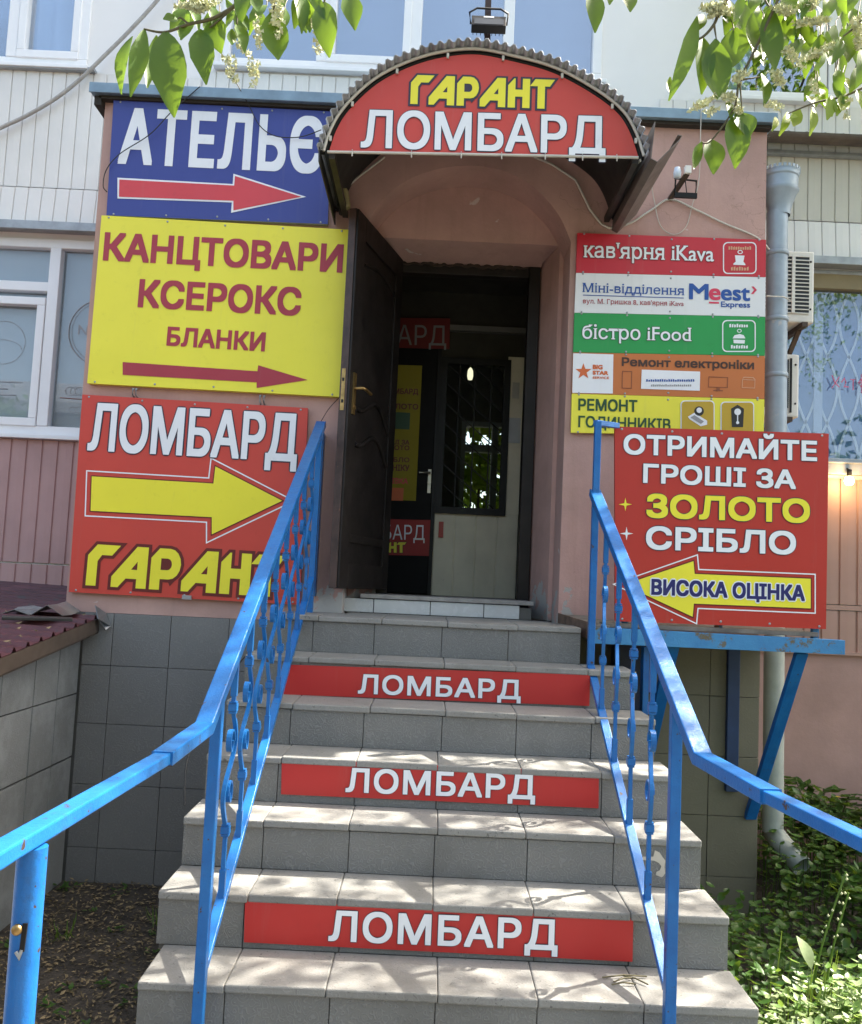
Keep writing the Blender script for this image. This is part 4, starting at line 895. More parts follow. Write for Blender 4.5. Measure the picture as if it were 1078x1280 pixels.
# gold and silver sign standing on the steel frame
YS = -.52
r_, f = sign_board('standing_sign', 'large red sign with yellow arrow pointing left, propped on the blue steel frame', [(769,533),(1036.5,542),(1033,786.5),(769.5,776.5)], YS, V_RED, .025, V_RED)
f.text('ОТРИМАЙТЕ', 779.5, 567.7, 1021.5, 576.5, 542.5, V_WHITE, 1, .03, .03, V_OUT)
f.text('ГРОШІ ЗА', 804, 603.5, 995, 611.5, 579.5, V_WHITE, 1, .03, .03, V_OUT)
f.text('ЗОЛОТО', 808, 647, 1012.5, 654, 617, V_YEL, 1, .035, .03, V_OUT)
f.text('СРІБЛО', 807.5, 686.5, 995, 693.5, 657.5, V_WHITE, 1, .03, .03, V_OUT)
AR = [(780,731),(867,701.5),(868.5,717.5),(1013.5,723.5),(1013.5,760.5),(867.5,754.5),(866,771)]
f.poly('arrow_line', AR, 1, V_WHITE, ring=.006, offset=.020); f.poly('arrow_shadow', AR, 1, V_MAR, offset=.006); f.poly('arrow', AR, 2, V_YEL)
f.text('ВИСОКА ОЦІНКА', 814, 743.5, 1006, 751.5, 723.5, V_NAVY, 3, .035, .06, V_WHITE)
for cx_, cy_, m in ((782, 630.5, V_YEL), (783.5, 667, V_WHITE)): f.poly('sparkle', [(cx_+(8.5 if k % 2 == 0 else 2)*math.sin(math.pi*k/4), cy_-(8.5 if k % 2 == 0 else 2)*math.cos(math.pi*k/4)) for k in range(8)], 1, m)

# ================================================================== railings
def tube_bar(mb, pts, w_, h_): mb.bar(pts, w_, h_)
def railing(label, x, yt, zt, yb, zb, lows, nb, ystart, base_top, extra=None):
    """x plane of the rail; top rail from (yt, zt) down to the bend (yb, zb), then on through lows"""
    root = empty('stair_railing', (x, (yt+yb)/2, -.6), label, 'railing')
    A, B = Vector((x, yt, zt)), Vector((x, yb, zb))
    mb = MB(); L0 = Vector(lows[0]); mb.bar([A, B, L0], .054, .036); mb.build('handrail', BLUE, root, bevel=.004)
    mb = MB(); d_ = (L0-B).normalized(); mb.bar([L0-d_*.004]+[Vector(p) for p in lows[1:]], .043, .029); mb.build('handrail', BLUE, root, bevel=.004)
    yp = -2.10; tz = lambda y: zt+(zb-zt)*(y-yt)/(yb-yt)
    p0 = Vector((x, yp, -H*7+.001)); mb = MB(); mb.bar([p0, Vector((x, yp, tz(yp)-.02))], .034, .034); mb.box((x-.05,yp-.05,-H*7),(x+.05,yp+.05,-H*7+.006)); mb.build('post', BLUE, root, bevel=.003)
    pu = ystart; mb = MB(); mb.bar([Vector((x, pu, base_top)), Vector((x, pu, tz(pu)-.015 if not extra else extra))], .032, .032); mb.build('post', BLUE, root, bevel=.003)
    # lower bar
    za, zc = base_top+.19, -1.02
    lz = lambda y: za+(zc-za)*(y-pu)/(yp-pu)
    mb = MB(); mb.bar([Vector((x, pu-.012, lz(pu-.012))), Vector((x, yp+.017, lz(yp+.017)))], .034, .022); mb.build('lower_bar', BLUE, root, bevel=.002)
    for i in range(nb):
        y = pu+(yp-pu)*(i+1)/(nb+1); z1, z0 = tz(y)-.02, lz(y)+.008; m = (z0+z1)/2+.01; mb = MB()
        c1, c0 = m+.20, m-.20
        pts = [(y, z1), (y, c1+.02)]
        for k in range(1, 24):
            t = k/24; e = math.sin(math.pi*t)**.35
            pts.append((y+.044*math.sin(2*math.pi*t)*e, c1+(c0-c1)*t))
        pts += [(y, c0-.02), (y, z0)]
        mb.bar([Vector((x+.16*(a-y), a, b)) for a, b in pts], .0135, .0135, up=Vector((1,0,0)))
        for zc_ in (c1, c0):
            mb.box((x-.014, y-.014, zc_-.012), (x+.014, y+.014, zc_+.012)); mb.box((x-.012, y-.012, zc_+.014), (x+.012, y+.012, zc_+.020)); mb.box((x-.012, y-.012, zc_-.020), (x+.012, y+.012, zc_-.014))
        # two curls tucked into the hollows of the wave
        for sgn, zc_ in ((1, m+.085), (-1, m-.085)):
            cy_ = y-sgn*.006; sp = []
            for k in range(22):
                a = k/21*2.1*math.pi; r_ = .038*(1-.62*k/21)
                sp.append(Vector((x, cy_-sgn*(.0)+sgn*r_*math.cos(a)*.9 - sgn*.004, zc_-sgn*(-1)*r_*math.sin(a)*1.25*sgn)))
            mb.sweep(sp, [(-.003,-.009),(.003,-.009),(.003,.009),(-.003,.009)], up=Vector((1,0,0)))
        mb.box((x-.010, y-.010, z0-.004), (x+.010, y+.010, z0+.09)); mb.box((x-.010, y-.010, z1-.16), (x+.010, y+.010, z1))
        mb.build('baluster', BLUE, root)
    return root
RXL, RXR = -.485, .935
rl = railing('blue wrought iron railing on the left of the steps, its handrail sunlit', RXL, -.10, 1.03, -2.255, -.268, [(RXL-.010,-2.62,-.285),(RXL-.020,-3.40,-.275),(RXL-.03,-4.2,-.275)], 8, -.13, -.001)
mb = MB(); XPL = Y(37,1110,-3.32).x; YPL = -3.32
mb.tube([(XPL,YPL,G), (XPL,YPL,-.293)], .0245, 18); mb.build('post', BLUE, rl)
mb = MB().mat(BRASS); mb.lathe((XPL-.004,YPL-.022,-.42), [(.009,0),(.009,.007),(.006,.010),(0,.010)], 10, 'y'); mb.mat(BLACKM).bar([(XPL+.008,YPL-.0235,-.41),(XPL+.006,YPL-.0245,-.455)], .008, .003); mb.mat(TRIM).tube([(XPL+.006,YPL-.025,-.452),(XPL+.003,YPL-.026,-.463),(XPL-.003,YPL-.026,-.455)], .003, 6); mb.build('latch', None, rl)
mb = MB(); a, b = Y(390,745,-.04), Y(409,542,-.04); mb.box((a.x,-.075,a.z),(b.x-.012,-.004,b.z)); mb.build('wall_plate', BLUE, rl, bevel=.004)
rr = railing('blue wrought iron railing right of the steps, upper post rising past its handrail', RXR, -.63, .66, -2.36, -.27, [(RXR+.04,-2.75,-.28),(RXR+.095,-3.10,-.285),(RXR+.24,-4.2,-.29)], 4, -.655, -.36, 1.005)
mb = MB(); mb.bar([(RXR-.012,-.655,1.0),(RXR+.12,-.54,1.012)], .026, .026); mb.build('top_arm', BLUE, rr, bevel=.002)
mb = MB(); mb.bar([(RXR+.2,-3.9,G),(RXR+.2,-3.9,-.30)], .052, .052); mb.build('post', BLUE, rr, bevel=.006)

# ================================================================== cantilever steel frame by the wall
fr = empty('steel_frame', (1.55, 0, -.95), 'rusty blue steel frame on diagonal braces under the large red standing sign', 'frame')
bL, bR = Y(738, 785, -.55), Y(1057, 807, -.55); YF = -.55
mb = MB(); zt = (bL.z+bR.z)/2
mb.hexa([(bL.x,YF,bL.z-.075),(bR.x,YF,bR.z-.045),(bR.x,YF+.006,bR.z-.045),(bL.x,YF+.006,bL.z-.075)], [(bL.x,YF,bL.z+.005),(bR.x,YF,bR.z+.025),(bR.x,YF+.006,bR.z+.025),(bL.x,YF+.006,bL.z+.005)])
mb.hexa([(bL.x,YF+.007,bL.z-.002),(bR.x,YF+.007,bR.z+.018),(bR.x,YF+.06,bR.z+.018),(bL.x,YF+.06,bL.z-.002)], [(bL.x,YF+.007,bL.z+.005),(bR.x,YF+.007,bR.z+.025),(bR.x,YF+.06,bR.z+.025),(bL.x,YF+.06,bL.z+.005)])
mb.build('front_beam', RUSTY, fr, bevel=.002)
zz = lambda x: bL.z+(bR.z-bL.z)*(x-bL.x)/(bR.x-bL.x)
for x in (1.14, 1.60, 2.02):
    mb = MB(); mb.bar([(x,YF+.062,zz(x)-.03),(x,-.016,zz(x)-.03)], .045, .045); mb.build('side_beam', RUSTY, fr, bevel=.002)
for (x0_, x1_) in ((1.37, 1.32), (2.005, 1.945)):
    p0 = Vector((x0_, YF+.05, zz(x0_)-.05)); p1 = Vector((x1_, -.012, -1.0)); mb = MB(); mb.bar([p0, p1], .062, .030); mb.build('brace', BLUE, fr, bevel=.003)
mb = MB(); mb.box((1.80,-.05,-.86),(1.865,-.018,zz(1.83)-.02)); mb.build('upright', mat('blue paint darkened for shade', (.012,.035,.10), .5, var=.3), fr, bevel=.003)  # frame blue darkened because this upright stands in shadow
mb = MB(); mb.box((1.235,-.46,-1.2),(1.265,-.40,-.08)); mb.build('upright', BLUE, fr, bevel=.003)
mb = MB(); mb.box((1.165,-.20,-.95),(1.30,-.19,-.06)); mb.box((1.165,-.188,-.95),(1.175,-.02,-.06)); mb.build('gap_shade_plate', mat('navy shade sheet in the gap', (.010,.020,.055), .5), fr)  # dark sheet standing in for shade in the gap beside the stairs
mb = MB().mat(BOARDW)
for i, (y0, y1) in enumerate(((-.52,-.39),(-.37,-.22),(-.20,-.02))): mb.box((1.02,y0,zz(1.2)+.012),(2.08,y1,zz(1.2)+.034))
mb.build('planking', None, fr, bevel=.002)
# curved old board at the left end
mb = MB(); pts = [Vector((.885,-.20,.045)), Vector((.90,-.34,.03)), Vector((.945,-.48,.0)), Vector((1.03,-.545,-.02))]
mb.hexa([(.87,-.03,.0),(1.05,-.03,.0),(1.05,-.53,-.01),(.965,-.53,-.01)], [(.87,-.03,.05),(1.05,-.03,.05),(1.05,-.53,.02),(.965,-.53,.02)]); mb.build('end_board', BOARDW, fr, bevel=.006)
mb = MB(); mb.hexa([(.862,-.05,-.03),(.868,-.05,-.03),(.962,-.54,-.055),(.956,-.54,-.055)], [(.862,-.05,.056),(.868,-.05,.056),(.962,-.54,.026),(.956,-.54,.026)]); mb.build('end_trim', mat('rusty strip', (.14,.085,.06), .7, var=.5, scale=14, bump=.4), fr)
for x in (1.13, 1.6, 2.08):
    mb = MB(); mb.bar([(x,YS+.045,zz(x)+.02),(x,YS+.045,.5 if x > 2 else .9)], .03, .03); mb.build('sign_prop', RUSTY, fr)

# ================================================================== the canopy
YC = -.72
can = empty('arched_canopy', (.31, -.36, 2.27), 'barrel arched canopy over the door, red shop fascia and corrugated sheet roof', 'canopy')
edge = [Y(q[0], q[1], YC) for q in ((407,192),(417,162),(434,135),(468,103),(507,82),(549,69),(595,64.5),(641,73),(691,87),(736,110),(773,137),(791,164),(803,199))]
prof = [(p.x, p.z) for p in catmull(edge, 8)]
mb = MB(); ins = grow([(a, b) for a, b in reversed(prof)], -.014); vs, fs = shape([ins])
mb.add([(a, YC, b) for a, b, *_ in vs], fs); mb.add([(a, YC+.012, b) for a, b, *_ in vs], [tuple(reversed(q)) for q in fs]); n = len(ins)
mb.add([(a, YC, b) for a, b in ins]+[(a, YC+.012, b) for a, b in ins], [(i, n+i, n+(i+1) % n, (i+1) % n) for i in range(n)])
fas = mb.build('fascia', V_REDGL, can)
f = Face(can, YC-.001); ff = fas
shopname(f, 513, 130, 693, 136.5, 93.5, V_YEL, V_OUT, 1, .07)
f.text('ЛОМБАРД', 451, 184.5, 757, 193, 137, V_WHITE, 1, .018, .020, V_OUT)
mb = MB(); mb.tube([(a, YC-.006, b) for a, b in grow([(a, b) for a, b in prof], .012)[:len(prof)]][1:-1], .008, 6)
bl, br = Vector((prof[0][0]+.01, YC-.008, prof[0][1]+.006)), Vector((prof[-1][0]-.02, YC-.008, prof[-1][1]+.004))
mb.tube([bl, br], .007, 6)
for k in (.08, .27, .43, .56, .7, .82, .93): p = bl.lerp(br, k); mb.tube([p+Vector((0,-.002,.012)), p+Vector((0,-.009,0)), p+Vector((.001,-.004,-.022))], .0032, 5)
for k in range(6, len(prof)-4, 12): a, b = prof[k]; mb.box((a-.006,YC-.014,b-.028),(a+.006,YC-.004,b-.004))
mb.build('edge_cable', CABW, can)
# corrugated sheet: waves run from front to back
arc_l = [0]
for i in range(1, len(prof)): arc_l.append(arc_l[-1]+math.dist(prof[i], prof[i-1]))
def on_arc(s, off):
    s = max(0, min(arc_l[-1]-1e-6, s)); i = next(k for k in range(len(arc_l)-1) if arc_l[k+1] > s); t = (s-arc_l[i])/(arc_l[i+1]-arc_l[i])
    a, b = Vector(prof[i]), Vector(prof[i+1]); d = (b-a).normalized(); nn = Vector((-d.y, d.x)); p = a.lerp(b, t)+nn*off; return p
L = arc_l[-1]; nw = 46; ns = nw*8
mb = MB(); rows = []
for yy in (YC-.055, -.005):
    rows.append([(lambda p: (p.x, yy, p.y))(on_arc(L*i/ns, .030+.0115*max(-.75, min(.75, 1.3*math.sin(2*math.pi*nw*i/ns))))) for i in range(ns+1)])
mb.add(rows[0]+rows[1], [(i, i+1, ns+2+i, ns+1+i) for i in range(ns)], True); mb.build('roof_sheet', ROOFM, can, solid=.003)
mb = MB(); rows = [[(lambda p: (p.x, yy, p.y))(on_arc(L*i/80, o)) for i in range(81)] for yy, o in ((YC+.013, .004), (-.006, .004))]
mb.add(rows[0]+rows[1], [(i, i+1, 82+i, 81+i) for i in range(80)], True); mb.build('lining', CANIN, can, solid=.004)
mb = MB(); mb.sweep([(a, YC+.03, b) for a, b in grow([(a, b) for a, b in prof], .026)[:len(prof)]][1:-1], [(-.012,-.012),(.012,-.012),(.012,.012),(-.012,.012)], up=Vector((0,1,0)))
mb.sweep([(a, -.03, b) for a, b in grow([(a, b) for a, b in prof], .026)[:len(prof)]][1:-1], [(-.012,-.012),(.012,-.012),(.012,.012),(-.012,.012)], up=Vector((0,1,0)))
for x, z in ((prof[0][0]+.03, prof[0][1]+.0), (prof[-1][0]-.03, prof[-1][1])): mb.bar([(x,YC+.015,z),(x,-.01,z)], .03, .03)
mb.build('frame', DARKST, can)
for q in ((-.455, -.475), ):
    mb = MB(); z = prof[0][1]; mb.hexa([(prof[0][0]-.03,YC-.02,z-.05),(prof[0][0]-.024,YC-.02,z-.05),(prof[0][0]-.024,-.01,z-.06),(prof[0][0]-.03,-.01,z-.06)], [(prof[0][0]-.035,YC-.02,z+.06),(prof[0][0]-.029,YC-.02,z+.06),(prof[0][0]-.029,-.01,z+.06),(prof[0][0]-.035,-.01,z+.06)]); mb.build('side_sheet', DARKST, can)
# folded gutter along the right eave
xg, zg_ = prof[-1]; yA, yB_ = YC-.10, -.02
mb = MB(); pr0 = [Vector((xg+.035, 0, zg_+.14)), Vector((xg+.020, 0, zg_-.045)), Vector((xg+.05, 0, zg_-.060)), Vector((xg+.155, 0, zg_+.055)), Vector((xg+.165,0,zg_+.075)), Vector((xg+.145,0,zg_+.078))]
mb.add([(p.x, yA, p.z) for p in pr0]+[(p.x-.02, yB_, p.z-.02) for p in pr0], [(i, i+1, 7+i, 6+i) for i in range(5)]); mb.build('side_gutter', GUTB, can, solid=.004)
mb = MB(); mb.tube([Y(q[0], q[1], -.02) for q in ((668,196),(690,205),(720,225),(738,262),(752,280),(762,285),(775,284))], .007, 6); mb.build('edge_cable', CABW, can); mb = MB(); mb.tube([Y(801,200,YC+.02), Y(797,205,YC+.1), Y(768,252,-.1)], .007, 6); mb.build('edge_cable', CABW, can); mb = MB(); mb.tube([Y(481,196,-.02), Y(447,222,-.02), Y(432,236,-.02)], .006, 6); mb.build('edge_cable', CABW, can)
bl_ = empty('bulkhead_lamp', Y(430,252,-.10), 'small yellowed bulkhead lamp tucked under the left end of the arched canopy', 'lamp'); p = Y(431,249,-.10); ORG[bl_] = p.copy(); bl_.location = p
mb = MB(); M = Matrix.Translation(p) @ Matrix.Rotation(R(-12), 4, 'Y'); mb.box((-.028,-.03,-.06),(.028,.03,.06), M); mb.build('lens', mat('yellowed lens', (.36,.32,.16), .4), bl_, bevel=.018)
mb = MB(); mb.box((-.04,.0,-.07),(-.029,.05,.07), M); mb.build('base', DARKST, bl_, bevel=.004)

# floodlight over the canopy
fl = empty('floodlight', Y(611,60,-.62), 'black floodlight on a thin post above the crown of the arched canopy', 'floodlight'); YL = -.62
p0, p1 = Y(609,66,YL), Y(612,-60,YL); mb = MB(); mb.bar([p0, p1], .030, .03); mb.build('post', mat('rusty brown post', (.045,.022,.018), .6, var=.4), fl)
a, b = Y(590,20,YL-.07), Y(632,41,YL-.07); mb = MB(); M = Matrix.Translation((a+b)/2) @ Matrix.Rotation(R(-24), 4, 'X'); w2, h2 = (b.x-a.x)/2, (a.z-b.z)/2
mb.box((-w2,-.022,-h2),(w2,.022,h2*.9), M); 
for k in range(9): mb.box((-w2*.9+k*w2*.22,.023,-h2*.9),(-w2*.9+k*w2*.22+.003,.036,h2*.8), M)
mb.build('housing', BLACKM, fl, bevel=.004)
mb = MB(); mb.box((-w2*.85,-.0235,-h2*.8),(w2*.85,-.0222,h2*.35), M); mb.build('lens', mat('dull flood lens', (.05,.055,.06), .15), fl)
mb = MB(); mb.box((-w2*.3,-.0245,h2*.5),(w2*.3,-.0226,h2*.75), M); mb.build('name_strip', V_WHITE, fl)
mb = MB(); c_ = (a+b)/2; mb.tube([c_+Vector((-w2-.004,0,0)), c_+Vector((-w2-.012,.0,.06)), c_+Vector((-w2*.7,.03,.105)), c_+Vector((w2*.7,.03,.105)), c_+Vector((w2+.012,0,.06)), c_+Vector((w2+.004,0,0))], .005, 6); mb.build('yoke', BLACKM, fl)

# small spotlight frame with a white camera, right of the canopy
sp = empty('spot_bracket', Y(838,248,0), 'small black wire framed spotlight bracket on the pink wall right of the canopy', 'bracket')
mb = MB(); q0, q1 = Y(837,250,-.005), Y(860,216,-.17); mb.bar([q0, q1], .03, .012); mb.build('arm', mat('brown arm', (.06,.045,.035), .5, var=.3), sp)
mb = MB(); pts = [Y(a_, b_, -.13) for a_, b_ in ((845,223),(871,226),(870,244),(844,243),(845,223))]; mb.tube(pts, .005, 6); 
for q in ((857,225,859,243),(845,233,845,234)): mb.tube([Y(q[0],q[1],-.13), Y(q[2],q[3],-.13)], .003, 5)
mb.box(tuple(Y(844,246,-.135)), tuple(Y(871,242.5,-.12))); mb.build('guard', BLACKM, sp)
mb = MB(); p = Y(847,216,-.16); mb.lathe(p, [(.0,-.03),(.02,-.028),(.022,.0),(.016,.03),(0,.032)], 12); mb.build('camera_dome', mat('pale blue plastic', (.55,.62,.72), .4), sp)
mb = MB(); p = Y(860,211,-.17); mb.box((p.x-.018,p.y-.015,p.z-.03),(p.x+.018,p.y+.015,p.z+.015)); mb.build('clip', ACW, sp, bevel=.004)

# ================================================================== cables
def cable(label, pts, r_, m, n=5): 
    mb = MB(); mb.tube(catmull([Vector(p) for p in pts], 8), r_, 6); return tag(mb.build('cable', m), label, 'cable')
cable('grey cable bundle slanting up across the white siding at the left', [Y(-60,190,YM-.07), Y(0,160,YM-.07), Y(30,146,YM-.06), Y(68,124,YM-.065), Y(100,99,YM-.07), Y(130,70,YM-.07), Y(165,35,YM-.07), Y(200,-4,YM-.07), Y(260,-80,YM-.07)], .013, CABLE)
cable('thin dark wire trailing over the left end of the blue sign', [Y(250,108,-.10), Y(216,138,-.07), Y(187,168,-.06), Y(150,192,-.055), Y(133,212,-.05), Y(129,232,-.04), Y(134,240,-.02)], .0028, CABK)
cable('thin black wire sagging over the right end of the blue sign', [Y(296,104,-.10), Y(311,131,-.06), Y(325,157,-.055), Y(345,170,-.055), Y(375,171,-.055), Y(402,162,-.06)], .0028, CABK)
cable('pale cable running from the canopy gutter to the black spotlight bracket', [Y(770,285,-.01), Y(790,278,-.012), Y(815,262,-.012), Y(838,249,-.012), Y(870,262,-.012), Y(905,279,-.012), Y(945,296,-.012), Y(962,312,-.0)], .006, CABW)
cable('thin white wire loop hanging between the gutter and the spotlight bracket', [Y(815,231,-.05), Y(818,250,-.02), Y(826,282,-.012), Y(843,293,-.012), Y(858,283,-.012), Y(866,255,-.012), Y(874,225,-.03), Y(876,170,-.08), Y(877,130,-.09)], .0025, CABW)
cable('dark thin wires tied from the yellow sign corner to the top of the left railing', [Y(424,497,-.03), Y(412,510,-.05), Y(403,524,-.08), Y(400,530,-.10)], .002, CABK)
cable('brown wire lying against the left side of the upper stairs', [Vector((-.74,-1.45,-.70)), Vector((-.76,-1.38,-.55)), Vector((-.745,-1.2,-.42)), Vector((-.73,-1.0,-.30)), Vector((-.70,-.6,-.18))], 0.0035, CABK)

# ================================================================== downpipe, air conditioners, wall lamp
dp = empty('downpipe', Y(1000,1075,-.05), 'blue grey downpipe with a crowned funnel, at the right corner of the porch', 'downpipe'); XP, YP, RP = Y(968,700,.12).x+.035, .12, .060
zt = Y(975,266,YP).z; mb = MB(); zj = Y(970,545,YP).z
xt = Y(971.5,300,YP).x; pl = Vector((Y(968.5,900,YP).x, YP, Y(968,1040,YP).z)); pu = Vector((xt, YP, zt))
mb.tube([pl.lerp(pu, .44), pu], RP, 18); mb.build('pipe', PIPE, dp)
mb = MB(); mb.tube([pl, pl.lerp(pu, .44)], RP*.93, 18); mb.tube([pl+Vector((0,0,.03)), pl, pl+Vector((.03,-.06,-.05)), pl+Vector((.085,-.19,-.125))], RP*.95, 18, cap=False); mb.build('lower_pipe', PIPE2, dp)
zf = Y(975,258,YP).z; zr_ = Y(975,240,YP).z; ztp = Y(975,218,YP).z
mb = MB(); o = Vector((xt+.01, YP, 0)); mb.lathe(o, [(RP+.002,zt-.02),(RP+.004,zt+.01),(.072,zf),(.098,zr_-.015),(.110,zr_),(.103,zr_+.012),(.106,ztp-.03),(.115,ztp),(.110,ztp),(.10,zr_+.02),(.05,zt)], 26)
for k in range(26): a = 2*math.pi*k/26; mb.box((-.008,-.003,0),(.008,.003,.020), Matrix.Translation(o+Vector((.1125*math.cos(a), .1125*math.sin(a), ztp-.002))) @ Matrix.Rotation(a+math.pi/2, 4, 'Z'))
mb.build('funnel', PIPE, dp)
for q in (318, 400, 470):
    z = Y(975,q,YP).z; t = (z-pl.z)/(pu.z-pl.z); c_ = pl.lerp(pu, t); mb = MB(); mb.lathe((c_.x,c_.y,z), [(RP+.001,-.014),(RP+.006,-.012),(RP+.006,.012),(RP+.001,.014)], 18); mb.box((c_.x-.01,c_.y+RP,z-.012),(c_.x+.01,YM-.02,z+.012)); mb.build('clamp', PIPE, dp)
mb = MB(); p = Y(968,598*0+372,.05); mb.tube([Y(958,370,.03), Y(980,371,.04), Y(990,376,.05)], .004, 5); mb.build('tie_wire', CABW, dp)

def aircon(label, TL, BR, y, slat_rows, cols, dark=False):
    a, b = Y(*TL, y), Y(*BR, y); x0, x1, z0, z1 = a.x, b.x, b.z, a.z; dpt = .26
    root = empty('air_conditioner', ((x0+x1)/2, y+dpt/2, z0), label, 'air conditioner')
    mb = MB(); mb.box((x0,y,z0),(x1,y+dpt,z1)); body = mb.build('casing', ACW, root, bevel=.012)
    gx0, gx1, gz0, gz1 = x0+.03, x1-(.035 if not dark else .07), z0+.06, z1-.04
    mb = MB(); mb.box((gx0,y-.003,gz0),(gx1,y-.001,gz1)); mb.build('vent', mat('black vent', (.012,.014,.02), .5), root)
    mb = MB()
    if not dark:
        for i in range(slat_rows+1): z = gz0+(gz1-gz0)*i/slat_rows; mb.box((gx0,y-.010,z-.003),(gx1,y-.0035,z+.003))
        for c_ in cols: x = gx0+(gx1-gx0)*c_; mb.box((x-.010,y-.014,gz0),(x+.010,y-.0036,gz1))
    else:
        for i in range(24): z = gz0+(gz1-gz0)*i/23; mb.box((gx0,y-.008,z-.0015),(gx1,y-.0035,z+.0015))
        mb.box((gx1+.008,y-.008,z0+.03),(gx1+.02,y-.0005,z1-.03))
    mb.build('grille', ACW if not dark else BLACKM, root)
    for x in (x0+.12, x1-.07): mb = MB(); mb.bar([(x,YM-.02,z0-.018),(x,y-.03,z0-.018)], .035, .03); mb.bar([(x,YM-.02,z0-.26),(x,y+.06,z0-.03)], .028, .02); mb.build('wall_bracket', mat('rusty bracket', (.07,.05,.04), .7, var=.3), root)
    for q in ((x1-.025,z1-.07),(x1-.025,z0+.09)): mb = MB(); mb.lathe((q[0],y,q[1]), [(.007,0),(.007,.003),(0,.004)], 8, 'y'); mb.build('screw', BLACKM, root)
aircon('upper white air conditioner with slatted front, behind the downpipe', (880,308), (1018,404), .62, 15, (.84,))
aircon('lower air conditioner with a dark grille, under the slatted one and behind the downpipe', (870,437), (999,522), .70, 12, (), True)
wlmp = empty('wall_lamp', Y(1062,596,.86), 'small glowing bulb under the sill of the large right window', 'lamp'); p = Y(1062,601,.88); ORG[wlmp] = p.copy(); wlmp.location = p
EM2 = bpy.data.materials.new('warm lit bulb'); g = NT(EM2); g.b.inputs['Emission Color'].default_value = (1,.70,.34,1); g.b.inputs['Emission Strength'].default_value = 9
mb = MB(); mb.lathe(p, [(0,-.032),(.022,-.025),(.031,0),(.022,.024),(.012,.03)], 16); mb.build('bulb', EM2, wlmp)
mb = MB(); mb.lathe(p, [(.014,.026),(.016,.05),(.016,.075),(0,.075)], 12); mb.tube([p+Vector((0,0,.07)), p+Vector((.0,.04,.09))], .006, 6); mb.build('socket', BLACKM, wlmp)
ll = bpy.data.lights.new('bulb_light', 'POINT'); ll.energy = 1.2; ll.color = (1,.6,.25); ll.shadow_soft_size = .035; lo = bpy.data.objects.new('bulb_light', ll); COL.objects.link(lo); lo.parent = wlmp; lo.location = (-.005,-.06,-.01)

# ================================================================== low shed beside the porch
XW = -1.745
sh = empty('low_shed', (-2.6, -1.2, G), 'low tiled shed with a wine red sheet roof, left of the steps', 'shed')
rz = lambda y: -.085+.118*y
mb = MB().mat(GROUT); mb.hexa([(-4.5,-3.2,G-.05),(XW-.016,-3.2,G-.05),(XW-.016,-.016,G-.05),(-4.5,-.016,G-.05)], [(-4.5,-3.2,rz(-3.2)-.05),(XW-.016,-3.2,rz(-3.2)-.05),(XW-.016,-.016,rz(0)-.05),(-4.5,-.016,rz(0)-.05)])
zs_ = [G-.05]+[-1.18,-.84,-.50]
tiles(mb, SIDET, Vector((XW-.015,-3.2,0)), Vector((0,1,0)), VZ, Vector((1,0,0)), [0.02,.34,.67,1.0,1.33,1.66,1.99,2.32,2.65,2.92,3.18], zs_, .011)
cols = [0.02,.34,.67,1.0,1.33,1.66,1.99,2.32,2.65,2.92,3.18]
for i in range(len(cols)-1):
    y0, y1 = -3.2+cols[i]+.0055, -3.2+cols[i+1]-.0055; t = .015
    mb.hexa([(XW-.014,y0,-.498),(XW-.014,y1,-.498),(XW-.014,y1,rz(y1)-.06),(XW-.014,y0,rz(y0)-.06)], [(XW,y0,-.498),(XW,y1,-.498),(XW,y1,rz(y1)-.06),(XW,y0,rz(y0)-.06)])
mb.build('wall', None, sh, bevel=.0015)
mb = MB(); prof_ = []; yy = -3.3
while yy < .93:
    for dy, dz in ((0,0),(.085,0),(.097,.020),(.113,.020),(.125,0)): prof_.append((yy+dy, dz))
    yy += .13
for seg in (lambda p: p[0] < .0, lambda p: p[0] > -.02):
    pf = [p for p in prof_ if seg(p)]; xe = -1.655 if pf[0][0] < -.1 else XA-.03; n = len(pf)
    mb.add([(xe, y, rz(y)+z) for y, z in pf]+[(-5.5, y, rz(y)+z+.10) for y, z in pf], [(i, i+1, n+i+1, n+i) for i in range(n-1)])
mb.build('roof', WINE, sh, solid=.003)
mb = MB(); mb.hexa([(-1.662,-3.3,rz(-3.3)-.075),(-1.650,-3.3,rz(-3.3)-.075),(-1.650,-.02,rz(-.02)-.075),(-1.662,-.02,rz(-.02)-.075)], [(-1.664,-3.3,rz(-3.3)-.004),(-1.655,-3.3,rz(-3.3)-.004),(-1.655,-.02,rz(-.02)-.004),(-1.664,-.02,rz(-.02)-.004)])
mb.hexa([(-1.74,-3.3,rz(-3.3)-.085),(-1.655,-3.3,rz(-3.3)-.085),(-1.655,-.02,rz(-.02)-.085),(-1.74,-.02,rz(-.02)-.085)], [(-1.74,-3.3,rz(-3.3)-.078),(-1.655,-3.3,rz(-3.3)-.078),(-1.655,-.02,rz(-.02)-.078),(-1.74,-.02,rz(-.02)-.078)])
mb.build('eave_board', BROWNG, sh, bevel=.002)
